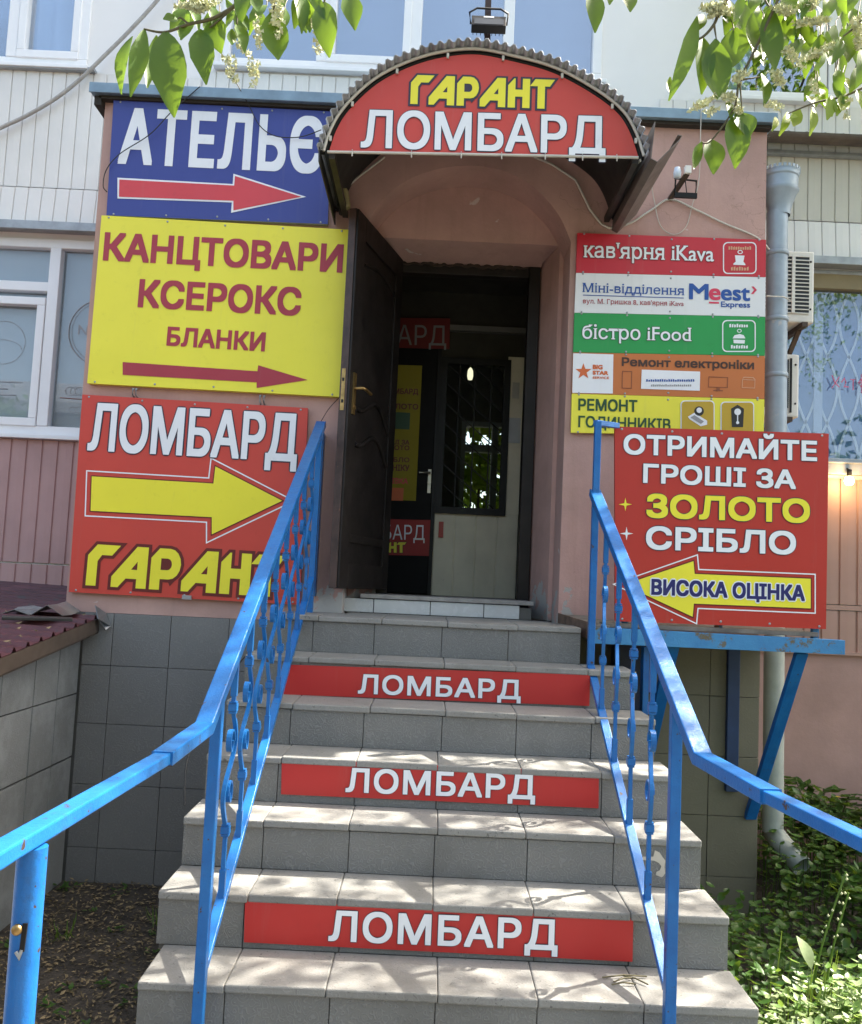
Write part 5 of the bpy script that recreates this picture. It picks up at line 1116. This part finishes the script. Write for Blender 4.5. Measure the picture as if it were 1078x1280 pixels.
# scraps on its roof
mb = MB(); o = Vector((-1.82, -.16, rz(-.16)+.035)); rng = random.Random(3)
pts = [[Vector((o.x-.30+.085*i+.02*j, o.y-.05+.07*j, rz(o.y-.05+.09*j)+.022+.02*rng.random()+.022*(i % 2)+.03*(i == 3))) for i in range(5)] for j in range(3)]
mb.add([p for r0 in pts for p in r0], [(j*5+i, j*5+i+1, j*5+i+6, j*5+i+5) for j in range(2) for i in range(4)]); tag(mb.build('scrap_sheet', SCRAP, solid=.003), 'crumpled bare metal scrap lying on the wine red shed roof', 'scrap')
mb = MB(); pts = [Vector((-1.66,-.02,-.07)), Vector((-1.63,-.10,-.09)), Vector((-1.60,-.06,-.15)), Vector((-1.585,-.03,-.13)), Vector((-1.68,-.03,-.02)), Vector((-1.62,-.02,-.06))]
mb.add(pts, [(0,1,2),(0,2,3),(0,4,5),(4,1,5),(1,3,5)]); tag(mb.build('scrap_strip', SCRAP, solid=.003), 'small bent metal strip hanging off the shed eave by the porch plinth', 'scrap')

mb = MB(); o = Vector((-1.72, -.30, rz(-.30)+.03)); M = Matrix.Translation(o) @ Matrix.Rotation(R(24), 4, 'Z') @ Matrix.Rotation(R(4), 4, 'X')
mb.box((-.30,-.035,-.004),(.03,.035,.012), M); tag(mb.build('board_offcut', DARKST, bevel=.003), 'dark offcut strip lying on the wine red shed roof near its eave', 'scrap')
mb = MB(); rg = random.Random(2)
for k in range(26):
    x_, y_ = rg.uniform(-2.2,-1.68), rg.uniform(-1.1,-.06); small = rg.uniform(.008,.022); a = rg.uniform(0,3); c_ = Vector((x_,y_,rz(y_)+.028+(-1.655-x_)*.026)); d = Vector((math.cos(a),math.sin(a),0))*small; e = Vector((-d.y,d.x,.01))*.4
    mb.add([c_-d, c_+e, c_+d+Vector((0,0,.008)), c_-e], [(0,1,2),(0,2,3)])
tag(mb.build('roof_debris', LITTER), 'dead leaves and crumbs caught in the ribs of the shed roof', 'litter', kind='stuff')

# ================================================================== plants
def leaf_mesh(mb, base, tip, wid, nrm, fold=.25, curl=.1, n=6, serr=0):
    base, tip = Vector(base), Vector(tip); ax = tip-base; Ln = ax.length; ax.normalize(); nrm = Vector(nrm)
    nrm = (nrm-ax*nrm.dot(ax)); nrm = nrm.normalized() if nrm.length > 1e-4 else ax.orthogonal().normalized(); sd = ax.cross(nrm)
    vs = []; 
    for k in range(n+1):
        t = k/n; w_ = wid*.5*math.sin(math.pi*t**.95)**.9*(1-.10*t) if 0 < k < n else .001
        c_ = base+ax*Ln*t+nrm*(curl*Ln*math.sin(math.pi*t))
        e = nrm*fold*w_
        j = 1+(.05*random.uniform(-1, 1) if serr else 0)
        vs += [c_+sd*w_*j+e, c_, c_-sd*w_*j+e]
    mb.add(vs, [q for k in range(n) for q in ((3*k,3*k+3,3*k+4,3*k+1),(3*k+1,3*k+4,3*k+5,3*k+2))], True)
def rnd_unit(rng): 
    while True:
        v = Vector((rng.uniform(-1,1), rng.uniform(-1,1), rng.uniform(-1,1)))
        if .05 < v.length < 1: return v.normalized()
def small_leaf(mb, p, d, nrm, ln, wd):
    sd = d.cross(nrm); sd = sd.normalized() if sd.length > 1e-3 else d.orthogonal().normalized(); n2 = sd.cross(d)
    a, b = p, p+d*ln; m = p+d*ln*.45
    mb.add([a, m+sd*wd*.5+n2*wd*.14, b, m-sd*wd*.5+n2*wd*.14], [(0,1,2),(0,2,3)], False)
def in_frame(p, m=20):
    q = pj(p); return q is not None and -m < q[0] < IW+m and -m < q[1] < IH+m

# -------- the bird cherry whose twigs hang into the view
rng = random.Random(11)
tree = empty('bird_cherry_tree', (3.4, -5.2, G), 'bird cherry tree in blossom, leafy twigs hanging in at the top of the view', 'tree')
TB = Vector((3.4, -5.2, G)); 
mb = MB(); tp = catmull([TB, TB+Vector((-.05,.1,1.2)), TB+Vector((.0,.25,2.6)), TB+Vector((-.15,.6,4.2)), TB+Vector((-.2,1.0,5.8))], 5); mb.tube(tp, .13, 10, scale=[1.25-.95*i/(len(tp)-1) for i in range(len(tp))]); mb.build('trunk', BARK, tree)
limbs = [[tp[8], Vector((2.6,-4.6,2.9)), Vector((1.4,-4.2,2.6)), Vector((.75,-3.80,1.55)), Vector((.55,-3.82,1.10))],
         [tp[9], Vector((2.3,-4.8,3.2)), Vector((.9,-4.3,2.9)), Vector((-.1,-3.86,1.75)), Vector((-.30,-3.82,.97))],
         [tp[10], Vector((3.6,-3.4,4.1)), Vector((3.5,-1.8,4.7)), Vector((3.3,-.3,5.0))],
         [tp[12], Vector((3.2,-3.2,4.6)), Vector((2.8,-1.8,5.1)), Vector((2.6,-.4,5.3))],
         [tp[11], Vector((4.4,-3.4,4.0)), Vector((4.6,-1.6,4.6)), Vector((4.6,.2,4.9))],
         [tp[14], Vector((3.9,-2.6,5.2)), Vector((4.1,-.6,5.5))], [tp[12], Vector((2.2,-5.8,4.3)), Vector((1.0,-6.6,4.8))], [tp[13], Vector((4.6,-6.0,4.6)), Vector((5.8,-6.9,5.1))]]
mb = MB()
for l_ in limbs: q = catmull(l_, 6); mb.tube(q, .035, 7, scale=[1.2-1.0*i/(len(q)-1) for i in range(len(q))])
mb.build('limbs', BARK, tree)
mb = MB(); mbt = MB(); cl = []
for _ in range(170): cl.append((Vector((rng.uniform(.6,6.8), rng.uniform(-8.0,-3.3), rng.uniform(3.9,5.8))), rng.uniform(.35,.6)))  # unseen clusters added behind the camera to shade the ground there
for _ in range(190): cl.append((Vector((rng.uniform(2.35,5.0), rng.uniform(-1.3,.55), rng.uniform(3.9,5.6))), rng.uniform(.20,.40)))
for c_, r0 in cl:
    if not in_frame(c_, 60): mbt.tube([c_+Vector((.05,-.1,.25)), c_], .004, 4)
    for _ in range(int(26*r0/.3)):
        p = c_+rnd_unit(rng)*r0*rng.random()**.5; d = (Vector((0,0,-.6))+rnd_unit(rng)*.9).normalized()
        if p.y > .6 or p.z < 3.7: continue
        if in_frame(p, 60): continue
        small_leaf(mb, p, d, rnd_unit(rng), rng.uniform(.07,.115), rng.uniform(.035,.055))
mb.build('crown', LEAF, tree); mbt.build('twigs', TWIG, tree)  # crown and its twigs include the unseen clusters added for shade
# twigs in view
YT = -3.80
def T(px, py, dy=0): return Y(px, py, YT+dy)
mb = MB()
def twig(pts, r_=.0022): q = catmull([T(*p) for p in pts], 6); mb.tube(q, r_, 6, scale=[1.25-.8*i/(len(q)-1) for i in range(len(q))])
twig([(380,-90,.0),(330,-30),(300,2),(268,22),(236,30),(206,40),(180,36)], .0026); twig([(300,2),(268,30),(262,34)], .0014); twig([(420,-60),(408,-8),(404,8)], .0018); twig([(345,-40),(343,5),(340,22)], .0016); twig([(297,-10),(297,15),(296,36)], .0014); twig([(470,-80),(440,-10),(436,2)], .0016); twig([(236,30),(226,22),(222,24)], .0012)
twig([(1010,-120,.05),(940,-40),(905,5),(893,30),(880,45),(866,52)], .0026); twig([(893,30),(896,50)], .0014); twig([(960,-60),(955,-10),(962,8)], .0018); twig([(1000,-60),(945,60),(925,100),(918,135),(890,175),(878,178)], .0018); twig([(925,100),(928,138)], .0012)
twig([(1120,90),(1060,118),(1020,128),(985,142)], .0016); twig([(1100,-40),(1080,20),(1055,45)], .0022); twig([(755,-60),(742,0)], .0012); twig([(795,-50),(780,-2)], .0012); twig([(1090,30),(1070,84)], .0014); twig([(1010,-60),(1004,-10)], .002); twig([(925,100),(950,96)], .0012)
mb.build('twigs', TWIG, tree)
mb = MB(); mbl = MB()
def lf(b, t, wpx, dy=0, tilt=0, m=None, curl=.08):
    B, E = T(b[0], b[1], dy), T(t[0], t[1], dy-.012); wid = wpx/F_PX*(YT+dy-CAM_C.y)*1.12
    nn = Vector((tilt, -1, .15)); (m or mb); leaf_mesh(m or mb, B, E, wid, nn, .35, curl*random.choice((1,-1,.6)), 8, 1)
for L_ in [((181,36),(163,121),22,0,.5),((166,45),(152,118),20,.01,-.4),((207,38),(218,147),44,0,.1),((196,44),(184,110),16,.02,.8),((237,28),(226,50),14,.01,.3),((250,36),(258,106),31,0,.1),((268,24),(277,67),30,.01,-.2),((262,36),(266,58),22,.02,.2),((296,30),(306,66),17,0,.5),((306,-12),(301,30),20,.0,.1),((340,14),(348,75),34,0,.15),((372,-18),(377,42),20,.01,.6),((405,2),(412,72),32,0,-.1),((384,-14),(368,36),22,.02,.1),((436,-8),(444,38),26,0,.1),((318,-14),(322,14),18,.02,.3),((222,24),(204,24),14,.01,.2),((290,36),(290,56),12,.02,.2),
           ((741,-12),(744,41),24,0,.1),((782,-10),(788,15),22,0,.2),((760,-12),(762,6),14,.02,.2),
           ((872,20),(836,126),22,0,.35),((879,46),(877,118),26,.01,.2),((895,48),(898,124),38,0,0),((921,34),(916,84),34,.015,-.1),((964,6),(969,88),30,0,.1),((941,16),(944,66),20,.01,.3),((928,2),(929,38),16,.02,.1),((912,0),(906,44),22,.025,.2),((952,92),(955,133),18,.01,.5),((923,140),(936,173),29,0,.1),((917,146),(919,211),32,0,.05),((890,174),(892,218),27,.01,0),((878,177),(867,211),15,0,.6),((908,126),(914,150),12,.01,.2),((1051,46),(1040,80),16,0,.4),((1066,30),(1060,78),22,.02,.1),((1078,60),(1070,110),22,.0,.3),((1036,-8),(1030,26),20,.01,.2),((1046,-12),(1048,20),18,.02,.1),((1004,-14),(1002,24),18,.0,.2),((985,-10),(984,32),20,.02,.3),((1075,84),(1062,116),18,.01,.2),((945,62),(942,82),16,.02,.2),((880,18),(870,40),14,.02,.2),((905,100),(900,122),12,.02,.2),((1000,-10),(975,8),18,0,.2),((1020,60),(1010,80),16,.02,.3),((992,30),(998,46),10,.02,.1)]:
    lf(*L_)
for L_ in [((985,140),(974,170),11,.02,.3),((1000,136),(992,158),16,.01,.1),((1016,134),(1012,170),12,.0,.3),((1010,120),(1020,134),18,.02,.2),((1040,120),(1034,150),16,.0,.1),((1058,118),(1052,138),18,.0,.2),((1072,112),(1080,140),16,0,.1),((1030,128),(1040,146),14,.02,.2),((1022,110),(1026,122),14,.03,.2),((970,146),(965,164),9,.03,.4),((1050,96),(1064,112),12,.02,.2),((1046,128),(1046,145),12,.0,.2),((838,96),(838,116),9,-.004,.1),((985,150),(997,146),12,.0,.2)]:
    lf(*L_, m=mbl)
mpt = MB()
for _ in range(104):
    a, b = rng.choice([((930,0),(1078,60)),((1000,-20),(1078,110)),((900,-10),(1000,50)),((215,-10),(420,14))]); x_, y_ = rng.uniform(a[0],b[0]), rng.uniform(a[1],b[1]); k = rng.uniform(18, 44); an = rng.uniform(-.6,.6)
    dy_ = rng.uniform(.0,.16); lf((x_, y_), (x_+k*math.sin(an), y_+k*math.cos(an)), k*rng.uniform(.34,.5), dy_, rng.uniform(-.7,.8), None, rng.uniform(-.2,.2)); mpt.tube([T(x_-rng.uniform(-9,9), y_-rng.uniform(10,26), dy_+.02), T(x_, y_-5, dy_+.006), T(x_, y_+1, dy_)], .0008, 4)
mpt.build('twigs', TWIG, tree); mb.build('leaves', LEAF, tree); mbl.build('leaves', LEAFY, tree, label='yellow green leaves coloured bright for sunlight')
mb = MB()
def raceme(p0, p1, n=60, wpx=10, sz=.0042):
    for i in range(n):
        t = rng.random(); c_ = T(p0[0]+(p1[0]-p0[0])*t+rng.uniform(-1,1)*wpx*(1-.4*t), p0[1]+(p1[1]-p0[1])*t+rng.uniform(-2,2), rng.uniform(-.012,.012)); r0 = sz*rng.uniform(.6,1.25)
        for k in range(4):
            d = rnd_unit(rng); e = d.orthogonal()*r0; g_ = d.cross(e.normalized())*r0
            mb.add([c_, c_+e, c_+e*.4+g_*.9+d*r0*.5], [(0,1,2)])
for a, b, n, wp in [((225,6),(258,8),120,9),((250,14),(246,-4),60,12),((287,72),(293,104),34,6),((318,72),(316,106),34,6),((322,20),(326,60),30,5),((345,0),(348,46),80,8),((396,12),(398,66),50,6),((300,50),(310,70),14,6),((268,0),(250,16),40,8),
                    ((885,8),(908,14),140,11),((893,20),(900,2),60,11),((866,136),(886,124),40,7),((900,118),(918,122),50,9),((930,88),(920,104),50,8),((966,88),(978,104),50,9),((982,60),(1000,82),50,8),((1012,74),(1042,54),60,7),((975,8),(985,16),90,11),((1005,28),(1032,24),150,13),((1004,12),(1020,-2),80,12),((1074,20),(1076,62),90,9),((918,126),(926,142),30,7),((960,128),(978,134),24,7),((896,132),(884,142),14,7),((1060,150),(1058,112),10,4),((1014,100),(1024,116),20,6)]:
    raceme(a, b, n, wp)
mb.build('blossom', BLOSS, tree)

# -------- the house across the yard
oh = empty('neighbour_house', (-11, -24, G), 'long cream house across the yard, mirrored in the lower left window', 'building')
mb = MB(); mb.box((-34,-32,G),(3,-24,5.6)); mb.build('wall', mat('ochre cream render', (.30,.27,.21), .8), oh)
mb = MB(); mb.box((-34.6,-32.6,5.6),(3.6,-23.4,6.0)); mb.hexa([(-34.6,-32.6,6.0),(3.6,-32.6,6.0),(3.6,-23.4,6.0),(-34.6,-23.4,6.0)], [(-33,-28.2,7.6),(2,-28.2,7.6),(2,-27.8,7.6),(-33,-27.8,7.6)]); mb.build('roof', ROOFM, oh)
for i in range(9):
    for z in (-.3, 2.7):
        x = -32+4*i; mb = MB(); mb.box((x,-24.03,z),(x+1.5,-23.99,z+1.5)); w_ = mb.build('window', PVC, oh); mb = MB(); mb.box((x+.08,-23.985,z+.08),(x+1.42,-23.98,z+1.42)); mb.build('pane', DARK, w_)
# -------- trees across the yard, some mirrored in the panes, one row added to block light
def yard_tree(x, y, h, r0, label, seed):
    rg = random.Random(seed); root = empty('broadleaf_tree', (x, y, G), label, 'tree', None)
    mb = MB(); q = catmull([Vector((x,y,G)), Vector((x+.1,y,G+h*.3)), Vector((x-.1,y+.2,G+h*.6)), Vector((x,y,G+h*.92))], 4); mb.tube(q, .17, 8, scale=[1.2-.95*i/(len(q)-1) for i in range(len(q))])
    for k in range(6): a = k*1.05+rg.random(); z = G+h*(.35+.08*k); mb.tube([Vector((x,y,z)), Vector((x+math.cos(a)*r0*.75, y+math.sin(a)*r0*.75, z+r0*.5))], .05, 6, scale=[1,.4])
    mb.build('trunk', BARK, root); mb = MB()
    for _ in range(70):
        c_ = Vector((x,y,G+h*.66))+Vector((rg.gauss(0,r0*.48), rg.gauss(0,r0*.48), rg.gauss(0,h*.15))); s_ = rg.uniform(.35,.7)
        for _ in range(34): p = c_+rnd_unit(rg)*s_*rg.random()**.5; small_leaf(mb, p, rnd_unit(rg), rnd_unit(rg), rg.uniform(.16,.26), rg.uniform(.10,.16))
    mb.build('crown', WEED, root)
yard_tree(8.5, -11.5, 4.8, 2.2, 'broadleaf tree across the yard, mirrored low in the large right window', 1)
for i, (tx, ty, th) in enumerate(((3.2,-15,5.6),(16.5,-15,6.2),(21,-12,6.0))): yard_tree(tx, ty, th, 2.6, ('broadleaf tree at the near corner of the cream house across the yard','broadleaf tree right of the tallest pair across the yard','broadleaf tree farthest right across the yard')[i], 10+i)
for i, (tx, ty, th) in enumerate(((-9.5,-12.5,5.2),(-5.2,-13.5,5.8),(-1.2,-12.2,5.0))): yard_tree(tx, ty, th, 2.7, ('unseen broadleaf tree added to block sky light, before the middle of the cream house','tallest unseen broadleaf tree added to block sky light before the cream house','unseen broadleaf tree added to block sky light, straight across from the steps')[i], 20+i)  # unseen row added to cut low sky light reaching the arch
yard_tree(12.0, -13.5, 5.4, 2.4, 'taller broadleaf tree across the yard, farther right than its neighbour', 2)
rg = random.Random(5); root = empty('garden_shrub', (.75, 7.0, G), 'sunlit green shrub behind the house, glimpsed through the hallway grille', 'shrub'); mb = MB()
for _ in range(240):
    c_ = Vector((.75+rg.uniform(-1.6,1.6), 6.9+rg.uniform(-.5,.8), G+rg.uniform(.2,4.4)))
    for _ in range(26): p = c_+rnd_unit(rg)*.5*rg.random()**.5; small_leaf(mb, p, rnd_unit(rg), rnd_unit(rg), rg.uniform(.14,.24), rg.uniform(.10,.15))
mb.build('foliage', LEAFY, root); mb = MB()
for k in range(5): mb.tube([Vector((.75+.2*k-.4,6.8,G)), Vector((.75+.7*(k-2),6.7,G+3.6))], .03, 6, scale=[1.2,.4])
mb.build('stems', BARK, root)

# -------- bed of weeds right of the steps
rg = random.Random(21); mb = MB(); mbp = MB()
def hgt(x, y): return .20+.34*max(0, min(1, (y+1.2)/1.9))+.10*math.sin(x*3.1+y*2.3)
for _ in range(17000):
    x = rg.uniform(1.30, 4.2); y = rg.uniform(-3.2, .95)
    if y > -.35 and x < 2.02: continue
    if x < 1.36 and y > -1.2: continue
    z = G+hgt(x, y)*rg.random()**.6; d = Vector((rg.uniform(-1,1), rg.uniform(-1.3,.6), rg.uniform(-.35,.45))).normalized()
    base = Vector((x,y,z)); ln = rg.uniform(.028,.065)
    leaf_mesh(mb, base, base+d*ln, ln*rg.uniform(.55,.8), (rg.uniform(-.4,.4),rg.uniform(-.4,.3),1), .3, -.12, 3)
    if rg.random() < .10: mb.tube([Vector((x+rg.uniform(-.03,.03),y,G)), base], .002, 3, False)
tag(mb.build('weed_bed', WEED, origin=(2.9,-1,G)), 'bed of dense dark green weeds right of the steps', 'weeds', kind='stuff')
for _ in range(5600):
    x = rg.uniform(1.33, 2.2); y = rg.gauss(-1.95, .26)
    if not -2.8 < y < -1.45-.25*(x < 1.45): continue
    z = G+rg.uniform(.12,.34)+.05*math.sin(x*8); base = Vector((x,y,z)); d = Vector((rg.uniform(-1,1), rg.uniform(-1,1), rg.uniform(-.1,.4))).normalized(); ln = rg.uniform(.022,.05)
    leaf_mesh(mbp, base, base+d*ln, ln*.62, (rg.uniform(-.3,.3),rg.uniform(-.3,.3),1), .25, -.1, 3)
    if rg.random() < .3: mbp.tube([Vector((x,y,G)), base], .0018, 3, False)
tag(mbp.build('ground_elder_patch', WEEDL, origin=(1.7,-1.9,G)), 'patch of pale white edged leaves sunlit at the foot of the steps, right', 'weeds', kind='stuff')
def celandine(x, y, h, label, seed, flowers):
    r_ = random.Random(seed); root = empty('celandine_plant', (x,y,G), label, 'plant', 'tall leafy plants by the pink wall'); st_, lv, flw = MB(), MB(), MB()
    for s_ in range(6):
        a = s_*1.05+r_.random(); top = Vector((x+math.cos(a)*.20*r_.uniform(.6,1.2), y+math.sin(a)*.18, G+h*r_.uniform(.7,1))); q = catmull([Vector((x,y,G)), Vector((x,y,G)).lerp(top,.5)+Vector((0,0,.06)), top], 5); st_.tube(q, .005, 5, False)
        for k in range(3, len(q)):
            for sd in (-1, 1):
                b = a+sd*1.2+r_.uniform(-.4,.4); d = Vector((math.cos(b), math.sin(b)-.2, r_.uniform(-.1,.35))).normalized(); bs = q[k]
                for j in range(3):
                    e = (d+Vector((r_.uniform(-.6,.6), r_.uniform(-.6,.6), 0))).normalized(); ln = r_.uniform(.05,.10); leaf_mesh(lv, bs+d*.04*j, bs+d*.04*j+e*ln, ln*.7, (0,0,1), .25, -.15, 4, 1)
        if s_ < flowers:
            for k in range(4): b = k*math.pi/2; c_ = top+Vector((0,0,.03)); d = Vector((math.cos(b), math.sin(b), .3)); leaf_mesh(flw, c_, c_+d*.018, .014, (0,0,1), .1, .1, 3)
    st_.build('stems', TWIG, root); lv.build('leaves', WEED, root)
    if flw.v: flw.build('flowers', YFLOW, root)
celandine(3.02, .35, .78, 'tall leafy plant with small yellow flowers by the pink wall', 1, 4)
celandine(2.62, .55, .62, 'medium leafy plant with a single yellow flower against the pink wall', 2, 1)
celandine(2.45, -.55, .40, 'low leafy plant with two yellow flowers between the pipe elbow and the steps', 3, 2)
def grass_tuft(x, y, h, n, label, seed):
    r_ = random.Random(seed); mb = MB()
    for _ in range(n):
        a = r_.uniform(0, 6.3); o = Vector((x+r_.gauss(0,.025), y+r_.gauss(0,.025), G)); t = o+Vector((math.cos(a)*h*.55, math.sin(a)*h*.4, h*r_.uniform(.5,1))); leaf_mesh(mb, o, t, .008, (math.cos(a),math.sin(a),.3), .2, .16, 6)
    tag(mb.build('grass_tuft', GRASS, origin=(x,y,G)), label, 'grass', 'grass tufts beside the steps')
grass_tuft(1.52, -1.45, .46, 34, 'tall arching grass tuft among the weeds right of the steps', 1)
grass_tuft(1.50, -1.25, .30, 16, 'thin grass tuft by the olive tiled plinth', 2)
grass_tuft(-.95, -2.35, .12, 26, 'low grass tuft in the pit at the bottom left, by the lowest step', 3)
grass_tuft(-1.05, -.55, .10, 20, 'low grass tuft in the middle of the soil pit', 4)
grass_tuft(-1.45, -.75, .09, 16, 'low grass tuft in the soil pit near the shed wall', 5)
for i, (a, b, lab) in enumerate((((1.62,-1.45,G),(1058,1090), 'taller pale flowering stalk rising from the weeds'), ((1.70,-1.42,G),(1061,1116), 'shorter pale flowering stalk beside the taller one'))):
    top = Y(*b, -1.45); o = Vector(a); mb = MB(); q = catmull([o, o.lerp(top,.5)+Vector((-.02,0,.02)), top], 6); mb.tube(q, .004, 5)
    root = empty('flowering_stalk', o, lab, 'plant', 'flowering stalks'); mb.build('stem', GRASS, root); mb = MB()
    for k in range(9): p = q[-1].lerp(q[-6], k/9)+rnd_unit(rg)*.012; mb.lathe(p, [(0,-.006),(.006,0),(0,.007)], 6)
    mb.build('buds', BLOSS, root)
mb = MB(); leaf_mesh(mb, Y(1015,1212,-1.75), Y(996,1170,-1.70), .055, (.2,-.6,.8), .2, .1, 7); tag(mb.build('broad_leaf', WEEDL), 'single broad pale leaf standing sunlit among the grass right of the steps', 'leaf')

# -------- litter and seedlings in the pit left of the steps
rg = random.Random(8); mb = MB()
for _ in range(7500):
    x, y = rg.uniform(-1.72,-.66), rg.uniform(-2.9,-.02)
    d = Vector((rg.uniform(-1,1), rg.uniform(-1,1), rg.uniform(-.15,.25))).normalized(); ln = rg.uniform(.008,.034)
    small_leaf(mb, Vector((x,y,G+rg.uniform(.003,.014))), d, Vector((rg.uniform(-.5,.5),rg.uniform(-.5,.5),1)), ln, ln*rg.uniform(.25,.5))
for _ in range(900):
    x, y = rg.uniform(1.35,2.4), rg.uniform(-2.9,-.4); d = Vector((rg.uniform(-1,1), rg.uniform(-1,1), .1)).normalized(); ln = rg.uniform(.01,.04); small_leaf(mb, Vector((x,y,G+.01)), d, Vector((0,0,1)), ln, ln*.4)
tag(mb.build('leaf_litter', LITTER, origin=(-1.2,-1.2,G)), 'dry seed husks and leaf litter strewn over the soil', 'litter', kind='stuff')
mb = MB()
for _ in range(70):
    cx_, cy_ = rg.uniform(-1.66,-.74), rg.uniform(-2.8,-.05)
    if rg.random() < .4: cx_ = -1.70+abs(rg.gauss(0,.05))
    for k in range(rg.randint(3,8)):
        a = rg.uniform(0,6.3); ln = rg.uniform(.015,.04); b_ = Vector((cx_+rg.gauss(0,.02),cy_+rg.gauss(0,.02),G+rg.uniform(.005,.03))); leaf_mesh(mb, b_, b_+Vector((math.cos(a)*ln,math.sin(a)*ln,.01)), ln*.6, (0,0,1), .2, -.1, 3)
tag(mb.build('seedlings', WEED, origin=(-1.2,-1.2,G)), 'tiny green seedlings scattered over the soil left of the steps', 'seedlings', kind='stuff')
